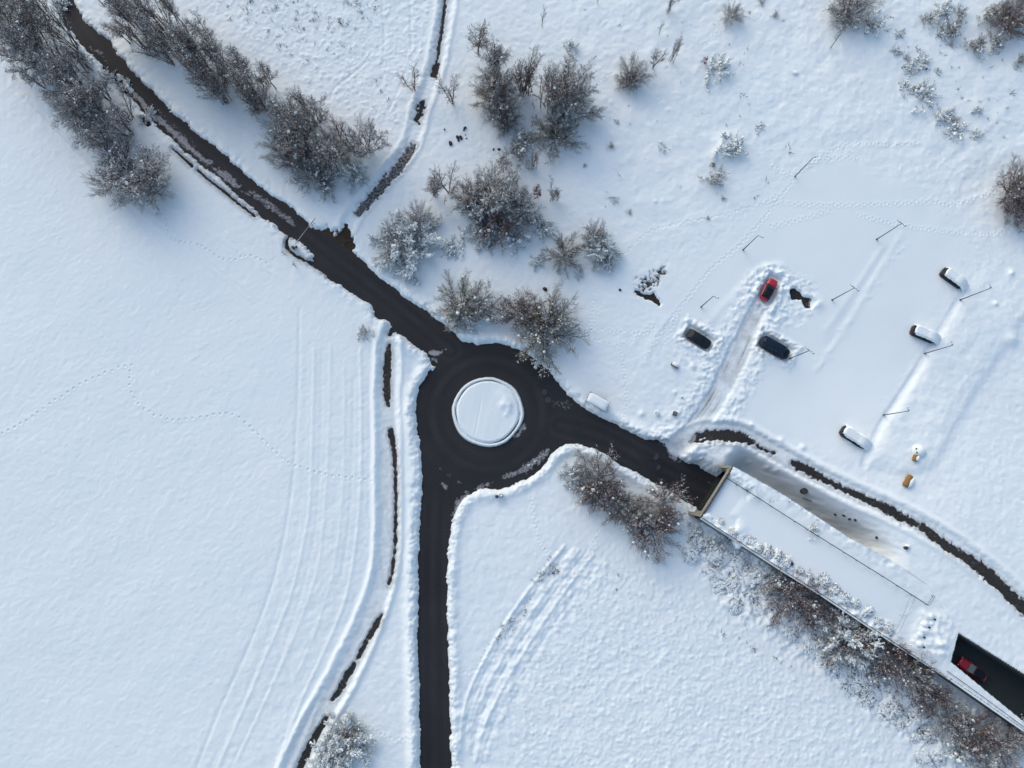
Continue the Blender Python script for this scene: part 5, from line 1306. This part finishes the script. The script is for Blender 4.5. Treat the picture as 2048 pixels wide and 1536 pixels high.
for a in [('b', 956, 108, 8.5, 4.0, 'round_tree', 'lone round-crowned bare tree right of the top lane'), ('b', 827, 180, 7.5, 2.6, 'twin_birch', 'two-stemmed reddish bare tree left of the top lane'), ('b', 906, 205, 8, 3.0, 'twin_birch', 'reddish bare tree right of the top lane bend'), ('b', 1083, 52, 5.5, 1.6, 'sapling', 'thin sapling alone above the upper thicket'),
          ('c', 1143, 93, 1.8, 1.4, 'bramble', 'small snowy shrub right of the upper thicket'), ('c', 985, 118, 8, 4.2, 'tall_fork', 'bare tree at the top left of the upper thicket'), ('c', 998, 160, 7, 4.4, 'broad', 'bare bushy tree on the left side of the upper thicket'), ('c', 1003, 215, 6, 3.5, 'bush', 'dense brown bush at the lower left of the upper thicket'),
          ('c', 990, 185, 6, 3.4, 'bush_olive', 'olive brown bush on the left flank of the upper thicket'), ('b', 1042, 182, 9, 3.4, 'spindly', 'many-stemmed bare tree filling the left of the gap in the upper thicket'), ('b', 1110, 228, 12, 3.6, 'spindly', 'dense many-stemmed bare tree behind the thickest trunk'), ('b', 1049, 178, 10, 3.0, 'spindly', 'many-stemmed upright bare tree left of the gap in the upper thicket'), ('b', 1055, 186, 10.5, 2.8, 'spindly', 'upright bare tree with splayed stems in the middle of the upper thicket'), ('b', 1091, 213, 12, 3.2, 'spindly', 'tall many-stemmed bare tree above the thick single trunk'),
          ('b', 1103, 242, 13, 2.6, 'tall', 'tall bare tree with the thickest single trunk in the upper thicket'), ('b', 1119, 215, 12, 3.4, 'spindly', 'tall many-stemmed bare tree right of the thickest trunk'), ('b', 1080, 186, 7, 1.8, 'sapling', 'slim short tree in the gap of the upper thicket'), ('c', 1140, 165, 8, 4.6, 'broad', 'bare spreading tree at the upper right of the upper thicket'),
          ('c', 1148, 212, 6, 4.8, 'broad', 'bushy bare tree at the right edge of the upper thicket'), ('c', 1112, 268, 4, 4.2, 'bush_olive', 'grey green bush at the lower right of the upper thicket'), ('b', 1069, 220, 3.2, .9, 'sapling', 'tiny sapling in the snowy gap of the upper thicket'), ('b', 1064, 256, 3.2, 1.0, 'sapling', 'tiny sapling lower in the snowy gap of the upper thicket'),
          ('c', 1040, 275, 2.5, 2.0, 'brushwood', 'thin brushwood below the upper thicket'), ('b', 1066, 335, 7, 1.9, 'spindly', 'narrow upright bare tree between the two thickets'), ('c', 1043, 300, 4, 2.8, 'brushwood', 'pale wispy shrub left of the narrow upright tree'), ('c', 1012, 240, 3.5, 2.0, 'bush_red', 'reddish low bush at the very foot of the upper thicket'),
          ('c', 1125, 235, 4.5, 2.6, 'snow_bush', 'snow-flecked bush right of the thickest trunk')]:
    plant(*a)
for a in [('b', 868, 391, 8, 2.8, 'twin_birch', 'left of the reddish slim trees at the top left of the central thicket'), ('b', 899, 386, 9, 3.0, 'twin_birch', 'right of the reddish slim trees at the top left of the central thicket'), ('b', 874, 388, 7, 2.4, 'tall', 'slim tree between two reddish trees of the central thicket'), ('b', 889, 408, 4, 1.2, 'sapling', 'short thin sapling below the slim trees of the central thicket'),
          ('c', 985, 380, 8, 4.8, 'broad', 'dark broad tree at the heart of the central thicket'), ('c', 940, 392, 5, 3.0, 'bush_red', 'purplish bush on the left side of the central thicket'), ('c', 1025, 385, 7, 4.0, 'broad', 'dark branchy tree right of the thicket\'s heart'), ('c', 990, 448, 4.5, 3.7, 'bush_red', 'rusty brown bush low in the central thicket'), ('c', 965, 420, 5, 4.0, 'snow_bush', 'snow-streaked bush in the middle of the central thicket'),
          ('c', 1040, 425, 5, 3.4, 'bush', 'grey brown bush on the right of the central thicket'), ('c', 1035, 468, 2.4, 2.6, 'bramble', 'snow-laden evergreen shrub at the foot of the central thicket'), ('c', 1085, 455, 2.2, 2.0, 'bramble', 'snow-laden shrub right of the central thicket\'s foot'), ('b', 1075, 397, 5, 1.3, 'red_leaf', 'slim sapling with rust-red leaves beside the central thicket'),
          ('b', 1105, 398, 5, 2.4, 'spindly', 'small fan-shaped bare tree right of the red-leaved sapling'), ('c', 1078, 440, 1.5, 1.6, 'bramble', 'dark leafy shrub below the red-leaved sapling'), ('c', 1010, 330, 4.5, 2.4, 'tall_fork', 'reddish top of a tree at the upper edge of the central thicket'), ('c', 970, 470, 2.2, 2.4, 'snow_bush', 'snowy bush at the lower left of the central thicket'),
          ('c', 812, 476, 4.6, 5.4, 'snow_bush', 'big snow-covered spreading bush above the road bend'), ('c', 790, 485, 4.2, 3.6, 'bush', 'brown half of the big spreading bush, nearest the turn-off'), ('c', 836, 435, 3.6, 2.6, 'bush', 'brown bush at the top of the big snowy one'), ('c', 912, 488, 1.2, 2.0, 'bramble', 'low snowy shrub right of the big spreading bush'), ('c', 818, 552, 1.5, 1.7, 'bramble', 'small snow-laden shrub below the big spreading bush'),
          ('c', 895, 500, 1.0, 1.3, 'bramble', 'tiny snowy shrub below right of the big spreading bush'),
          ('c', 1128, 504, 4, 3.2, 'bush_olive', 'round olive brown bush, left of the snowy pair'), ('c', 1203, 497, 4, 3.0, 'snow_bush', 'snow-laden bush with brown tips right of the round olive bush'), ('c', 1190, 468, 4, 2.2, 'bush', 'brown top of the snowy bush right of the round olive bush'), ('c', 1077, 521, 1.6, 1.4, 'bramble', 'small snowy shrub left of the round olive bush'), ('c', 1160, 549, .9, .9, 'bramble', 'tiny twiggy shrub below the round olive bush'),
          ('c', 1213, 515, 2.5, 2.0, 'snow_bush', 'lower right part bush of the snowy pair')]:
    plant(*a)
for a in [('c', 922, 606, 4.4, 4.5, 'bush_olive', 'olive brown bush left of the pair above the roundabout'), ('c', 966, 618, 3.5, 3.4, 'brushwood', 'grey brushwood between the bushes above the roundabout'), ('b', 1010, 619, 6.5, 2.0, 'twin_birch', 'slim reddish tree between the bushes above the roundabout'), ('b', 982, 613, 5, 1.4, 'sapling', 'thin sapling left of the slim reddish tree'), ('c', 1042, 622, 4, 3.6, 'bush_red', 'reddish bush touching the biggest roadside bush'),
          ('c', 1090, 654, 5.0, 5.9, 'bush_olive', 'biggest dense round bush right above the roundabout'), ('c', 1105, 640, 5, 3.8, 'bush', 'brown upper part of the biggest roadside bush'), ('c', 1078, 716, 1.0, 1.4, 'bramble', 'small snowy shrub at the roundabout edge under the biggest bush'), ('c', 930, 640, 2, 2.4, 'snow_bush', 'snowy low edge of the left roadside bush')]:
    plant(*a)
for a in [('c', 1268, 142, 4, 2.8, 'bush', 'grey brown bush on the upper slope with a slim tree to its right'), ('c', 1257, 160, 2.6, 1.8, 'bush_red', 'reddish lower half of the grey brown slope bush'), ('b', 1306, 136, 7.5, 2.0, 'twin_birch', 'slim bare tree right of the grey brown slope bush'), ('b', 1342, 121, 7.5, 1.8, 'spindly', 'upright sparse tree furthest right of the slope group'), ('b', 1337, 21, 6, 2.0, 'spindly', 'sparse upright tree cut by the top edge'),
          ('b', 1318, 69, 4, 1.2, 'sapling', 'thin sapling above the slope group'), ('c', 1466, 27, 2.6, 1.9, 'bush', 'small brown bush alone near the top edge'), ('c', 1437, 136, 2.2, 2.5, 'bramble', 'round snow-laden shrub on the open slope'), ('c', 1411, 119, 1.6, .8, 'red_leaf', 'tiny red-leaved shrub beside the round snow-laden one'), ('c', 1472, 285, 1.8, 2.2, 'bramble', 'dark shrub poking out of the big snow mound'),
          ('c', 1448, 300, 1.2, 1.6, 'bramble', 'left dark leaves of the shrub in the big snow mound'), ('c', 1433, 352, 2.0, 1.9, 'brushwood', 'grey brushwood below the big snow mound'), ('c', 1428, 330, .8, .6, 'red_leaf', 'tiny reddish shrub above the grey brushwood'), ('c', 1710, 8, 4.5, 4.2, 'bush', 'big brown bush cut by the top edge, right half of the photo'), ('c', 1745, 42, 2.6, 2.4, 'bramble', 'snowy shrub at the foot of the big brown top-edge bush'), ('c', 1690, 25, 3, 2.6, 'bush', 'brown bush left part of the top-edge clump'),
          ('b', 1661, 96, 7.5, 1.7, 'sapling', 'leaning bare sapling below the big brown top-edge bush'), ('c', 1551, 27, .9, .7, 'brushwood', 'tiny shrub near the top edge right of the small brown bush'), ('c', 1525, 3, .8, .7, 'brushwood', 'tiny shrub cut by the top edge'), ('c', 1196, 3, 1.5, .8, 'sapling', 'tiny sapling at the top edge right of the upper thicket'),
          ('c', 1228, 398, .7, .8, 'bramble', 'small dark-edged shrub below the slope'), ('c', 1259, 424, .6, .5, 'brushwood', 'tiny tuft right below the small dark-edged shrub'), ('c', 1222, 290, .9, .7, 'brushwood', 'tiny twig tuft on the open slope'), ('c', 1326, 295, .6, 1.0, 'bramble', 'faint low shrub on the open slope'), ('c', 1234, 242, .5, .5, 'bramble', 'tiny dark tuft on the open slope'), ('c', 1170, 330, .5, .4, 'brushwood', 'tiny tuft near the two thickets'),
          ('c', 1519, 254, .5, 1.0, 'bramble', 'low twigs right of the big snow mound'), ('c', 1448, 396, .5, .5, 'brushwood', 'tiny tuft below the grey brushwood'), ('c', 1416, 436, .4, .4, 'brushwood', 'tiny tuft on the footprint trail')]:
    plant(*a)
g = 'brown brambles in the upper right corner'
for a in [('c', 1860, 36, 1.5, 1.4, 'brushwood', 'leftmost reddish brush of the upper right corner'), ('c', 1893, 16, 1.8, 1.7, 'bramble', 'dark bramble near the top edge, upper right'), ('c', 1908, 50, 2.4, 2.4, 'brushwood', 'largest brown brush left of the corner thicket'), ('c', 1886, 62, 1.3, 1.2, 'bramble', 'snowy bramble under the largest brown brush'), ('c', 1922, 22, 1.5, 1.3, 'brushwood', 'small brown brush above the largest one'),
          ('c', 1956, 88, 2.4, 2.2, 'brushwood', 'rounded brown brush standing clear below the corner thicket'), ('c', 1982, 32, 2.4, 1.8, 'brushwood', 'brown brush at the left of the corner thicket'), ('c', 1996, 78, 2.2, 2.0, 'brushwood', 'brown brush right of the rounded one'), ('c', 2026, 45, 3.6, 3.2, 'bush_red', 'dense brown bush in the upper right corner'), ('c', 2042, 8, 3.6, 3.0, 'bush', 'brown bush cut by the upper right corner'), ('c', 2015, 15, 2.4, 2.0, 'brushwood', 'brown brush just left of the corner bush'),
          ('c', 1795, 101, 1.0, 1.0, 'bramble', 'small rusty bramble, highest of the bramble trail'), ('c', 1802, 66, .9, 1.0, 'bramble', 'faint bramble between the top-edge bush and the trail'), ('c', 1843, 122, 1.3, 1.7, 'bramble', 'dark bramble upper in the trail'), ('c', 1828, 136, 1.1, 1.3, 'bramble', 'dark snowy bramble just below the upper one'), ('c', 1815, 114, .7, .7, 'brushwood', 'tiny brush left of the upper trail brambles'), ('c', 1812, 174, .9, 1.4, 'bramble', 'thin snowy bramble leading the middle of the trail'), ('c', 1850, 190, 1.5, 2.3, 'bramble', 'widest snowy bramble in the middle of the trail'),
          ('c', 1836, 177, .9, 1.0, 'brushwood', 'brown brush above the widest trail bramble'), ('c', 1893, 230, 1.3, 1.7, 'bramble', 'snowy bramble lower in the trail'), ('c', 1920, 262, 1.3, 2.1, 'bramble', 'lowest wide snowy bramble of the trail'), ('c', 1957, 218, 1.0, .9, 'bramble', 'single dark bramble right of the trail'), ('c', 1960, 268, .9, .9, 'bramble', 'small dark bramble ending the trail'), ('c', 1910, 236, .9, 1.0, 'brushwood', 'brown brush among the lower trail brambles'),
          ('c', 1878, 141, .7, .7, 'bramble', 'tiny dark bramble right of the upper trail'), ('c', 1902, 88, .6, .7, 'brushwood', 'tiny brush under the largest brown brush'), ('c', 2045, 118, 1.5, 1.2, 'brushwood', 'brown brush at the right photo edge'), ('c', 2036, 134, .7, .7, 'bramble', 'tiny bramble near the right photo edge')]:
    plant(*a, group=g)
for a in [('c', 2040, 375, 5.5, 4.2, 'bush_red', 'big reddish brown bush cut by the right photo edge'), ('c', 2045, 420, 4, 3.0, 'bush_red', 'lower half of the reddish bush at the right photo edge')]:
    plant(*a)
for a in [('c', 1203, 958, 4.2, 4.3, 'bush_red', 'reddish brown bush right below the roundabout'), ('c', 1150, 948, 2.6, 2.2, 'snow_bush', 'frosted edge of the reddish bush below the roundabout'), ('c', 1192, 985, 3.5, 3.2, 'bush_red', 'lower part of the reddish bush below the roundabout'), ('c', 1246, 1018, 3.4, 3.0, 'bush_red', 'reddish bush bridging the two clumps below the tunnel road'), ('b', 1252, 990, 4, 2.0, 'sapling', 'olive sapling between the bushes by the tunnel road'), ('b', 1236, 1004, 5, 2.0, 'sapling', 'thin leaning sapling above the lower dark bush'),
          ('c', 1330, 1006, 4.2, 3.7, 'bush_red', 'rounded brown bush nearest the tunnel mouth'), ('c', 1264, 1034, 3.0, 2.4, 'snow_bush', 'dark snow-flecked bush left of the lowest brown one'), ('c', 1306, 1062, 4.4, 4.2, 'bush_red', 'lowest dark brown bush of the group by the tunnel road'), ('c', 1285, 1045, 4, 2.8, 'bush', 'dark bush joining the lowest brown one'), ('c', 1318, 1121, .9, .9, 'bramble', 'tiny snowy shrub below the brown bushes'),
          ('c', 1388, 1066, 1.2, 1.6, 'bramble', 'rusty low shrub at the foot of the tunnel\'s lower wing wall'), ('c', 1419, 1084, 1.2, 1.6, 'bramble', 'rusty low shrub right of the wing wall\'s one'), ('c', 1455, 1080, 1.0, 1.4, 'brushwood', 'grey brushwood against the wall near the tunnel mouth')]:
    plant(*a)
g = 'bare trees against the tunnel wall'
for a in [('c', 1592, 1192, 4.6, 4.4, 'bush_red', 'spreading bare tree furthest up the tunnel wall'), ('c', 1560, 1165, 3.4, 2.4, 'brushwood', 'grey brushwood beside the first tree at the tunnel wall'), ('c', 1705, 1280, 4.6, 5.0, 'snow_bush', 'radiating snow-streaked tree midway along the tunnel wall'), ('c', 1725, 1275, 4.0, 3.6, 'bush_red', 'brown crown filling the wall side of the radiating tree'), ('c', 1672, 1300, 3, 2.4, 'bush', 'dark tree part left of the radiating tree'), ('c', 1788, 1318, 4.2, 3.4, 'bush_red', 'brown bare tree where the wall nears the ramp'),
          ('c', 1832, 1350, 4.4, 3.4, 'bush', 'dense bare tree beside the red car\'s ramp'), ('c', 1862, 1392, 4.0, 3.2, 'bush_red', 'dense bare tree below the ramp ledge'), ('c', 1905, 1440, 3.6, 3.2, 'bush', 'bare bush lower along the ramp ledge'), ('c', 1955, 1470, 3.6, 3.6, 'bush_red', 'grey bare bush near the lower right corner'), ('c', 2010, 1500, 4, 3.8, 'bush', 'bare bush cut by the lower right corner'), ('c', 1985, 1530, 3, 3.0, 'snow_bush', 'snowy bush at the bottom edge near the lower right corner'),
          ('c', 1640, 1235, 3.2, 2.6, 'bush_red', 'brown bush between the first tree and the radiating tree'), ('c', 1755, 1345, 3, 2.6, 'brushwood', 'brushwood below the brown tree near the ramp'), ('c', 1925, 1500, 2.6, 2.4, 'bramble', 'snowy bramble below the ledge bushes'), ('c', 1845, 1330, 3, 2.2, 'bush_red', 'brown bush overhanging the corner of the ramp'), ('c', 2045, 1470, 3, 2.6, 'bush', 'bare bush at the right photo edge below the ramp')]:
    plant(*a, group=g)
for a in [('c', 690, 1487, 3.0, 4.0, 'snow_bush', 'round snow-crusted bush between the bottom footpath and road'), ('c', 665, 1518, 2.8, 3.6, 'snow_bush', 'lower snow-crusted bush cut by the bottom edge'), ('c', 700, 1470, 2.4, 2.4, 'bush', 'brown top of the round snow-crusted bush'), ('b', 572, 512, 2.4, 1.2, 'sapling', 'left of the two bluish twig saplings by the barrier island'), ('b', 592, 534, 2.4, 1.2, 'sapling', 'right of the two bluish twig saplings by the barrier island'),
          ('c', 728, 664, 1.2, 1.4, 'brushwood', 'small twiggy tuft left of the footpath mouth'), ('c', 1628, 1062, .8, 1.0, 'bramble', 'small pinkish tuft on the tunnel roof by the fence')]:
    plant(*a)
# shrubs buried in snow along the foot of the wall, and a fringe of them on the tunnel roof
srng = random.Random(11)
band = [(1400, 1085), (1440, 1110), (1480, 1130), (1520, 1155), (1420, 1140), (1465, 1165), (1505, 1190), (1545, 1205), (1560, 1240), (1520, 1225), (1600, 1250), (1640, 1275), (1580, 1270), (1620, 1295), (1660, 1330), (1700, 1345), (1735, 1375), (1690, 1375), (1745, 1405), (1780, 1385), (1800, 1420), (1835, 1440),
        (1790, 1445), (1830, 1475), (1870, 1480), (1880, 1510), (1845, 1510), (1475, 1205), (1440, 1180), (1390, 1115), (1650, 1305), (1545, 1180), (1815, 1395), (1770, 1425), (1720, 1330), (1590, 1230)]
for px, py in band:
    plant('c', px + srng.uniform(-8, 8), py + srng.uniform(-8, 8), srng.uniform(.4, .85), srng.uniform(1.3, 2.2), 'snow_shrub', 'low shrub buried in snow on the slope below the tunnel wall', 'snow-buried shrubs below the tunnel wall', var=srng.randrange(4))
fringe = [(1440, 1048), (1462, 1062), (1480, 1075), (1500, 1085), (1515, 1095), (1535, 1105), (1555, 1112), (1572, 1125), (1600, 1142), (1620, 1152), (1645, 1165), (1665, 1180), (1690, 1195), (1710, 1208), (1735, 1225), (1755, 1240), (1772, 1255)]
for px, py in fringe:
    plant('b', px + srng.uniform(-3, 3), py + srng.uniform(-3, 3), srng.uniform(.5, .9), srng.uniform(.8, 1.3), 'snow_shrub', 'low snow-buried shrub in the fringe on the tunnel roof', 'snow-buried shrubs on the tunnel roof', var=srng.randrange(4), zb=DECK + .25)

# ------------------------------------------------------------------ dead stems poking through the snow
def tufts(name, regions, seed, mat, label, n_blades=(3, 7)):
    rs = np.random.RandomState(seed); sgs = []
    for poly_, n, hgt in regions:
        w = W(poly_); lo, hi = w.min(0), w.max(0); k = 0
        while k < n:
            p = lo + rs.rand(2) * (hi - lo)
            c = False
            for i in range(len(w)):
                a, b = w[i], w[(i + 1) % len(w)]
                if (a[1] > p[1]) != (b[1] > p[1]) and p[0] < (b[0] - a[0]) * (p[1] - a[1]) / (b[1] - a[1]) + a[0]: c = not c
            if not c: continue
            k += 1; z = ground(*p); s = rs.gamma(2, .5)
            for j in range(rs.randint(*n_blades)):
                q = p + rs.randn(2) * .10 * s
                d = np.array([rs.randn() * .5, rs.randn() * .5, 1.0]); L = hgt * s * rs.uniform(.5, 1.2)
                sgs.append((q[0], q[1], z - .05, *(np.array([q[0], q[1], z - .05]) + d * L), .03 * (.6 + .5 * s), .012, 1))
    me = fast_mesh(name, *tubes(np.array(sgs), 3))
    return tag(link(name, me, mat), label, 'grass', kind='stuff')
tufts('dead_grass', [([(470, 0), (760, 0), (750, 60), (640, 60), (560, 80), (430, 30)], 90, .35), ([(380, 0), (760, 0), (740, 130), (600, 130)], 60, .25), ([(1100, 1110), (1135, 1120), (1090, 1165), (1060, 1160)], 34, .3), ([(990, 1270), (1060, 1190), (1075, 1200), (1010, 1290)], 26, .28),
                     ([(1200, 1140), (1290, 1140), (1330, 1200), (1240, 1200)], 8, .3), ([(1380, 1230), (1420, 1240), (1600, 1340), (1540, 1320)], 14, .25), ([(1400, 1080), (1560, 1160), (1600, 1230), (1440, 1190)], 60, .4), ([(1620, 1270), (1860, 1420), (1880, 1500), (1700, 1400)], 70, .4),
                     ([(1160, 20), (1640, 0), (1560, 400), (1180, 420)], 60, .22), ([(1780, 60), (2040, 120), (2000, 300), (1800, 200)], 50, .3), ([(1440, 960), (1560, 1000), (1760, 1110), (1700, 1090)], 16, .25), ([(640, 160), (800, 130), (780, 230), (700, 220)], 20, .22)], 5, 'leaf_dark', 'scattered dead grass stems poking through the snow')
tufts('turnoff_grass', [([(655, 468), (690, 458), (704, 465), (706, 500), (690, 495), (670, 480)], 220, .22)], 6, 'dead_grass', 'brown flattened grass at the turn-off beside the road')
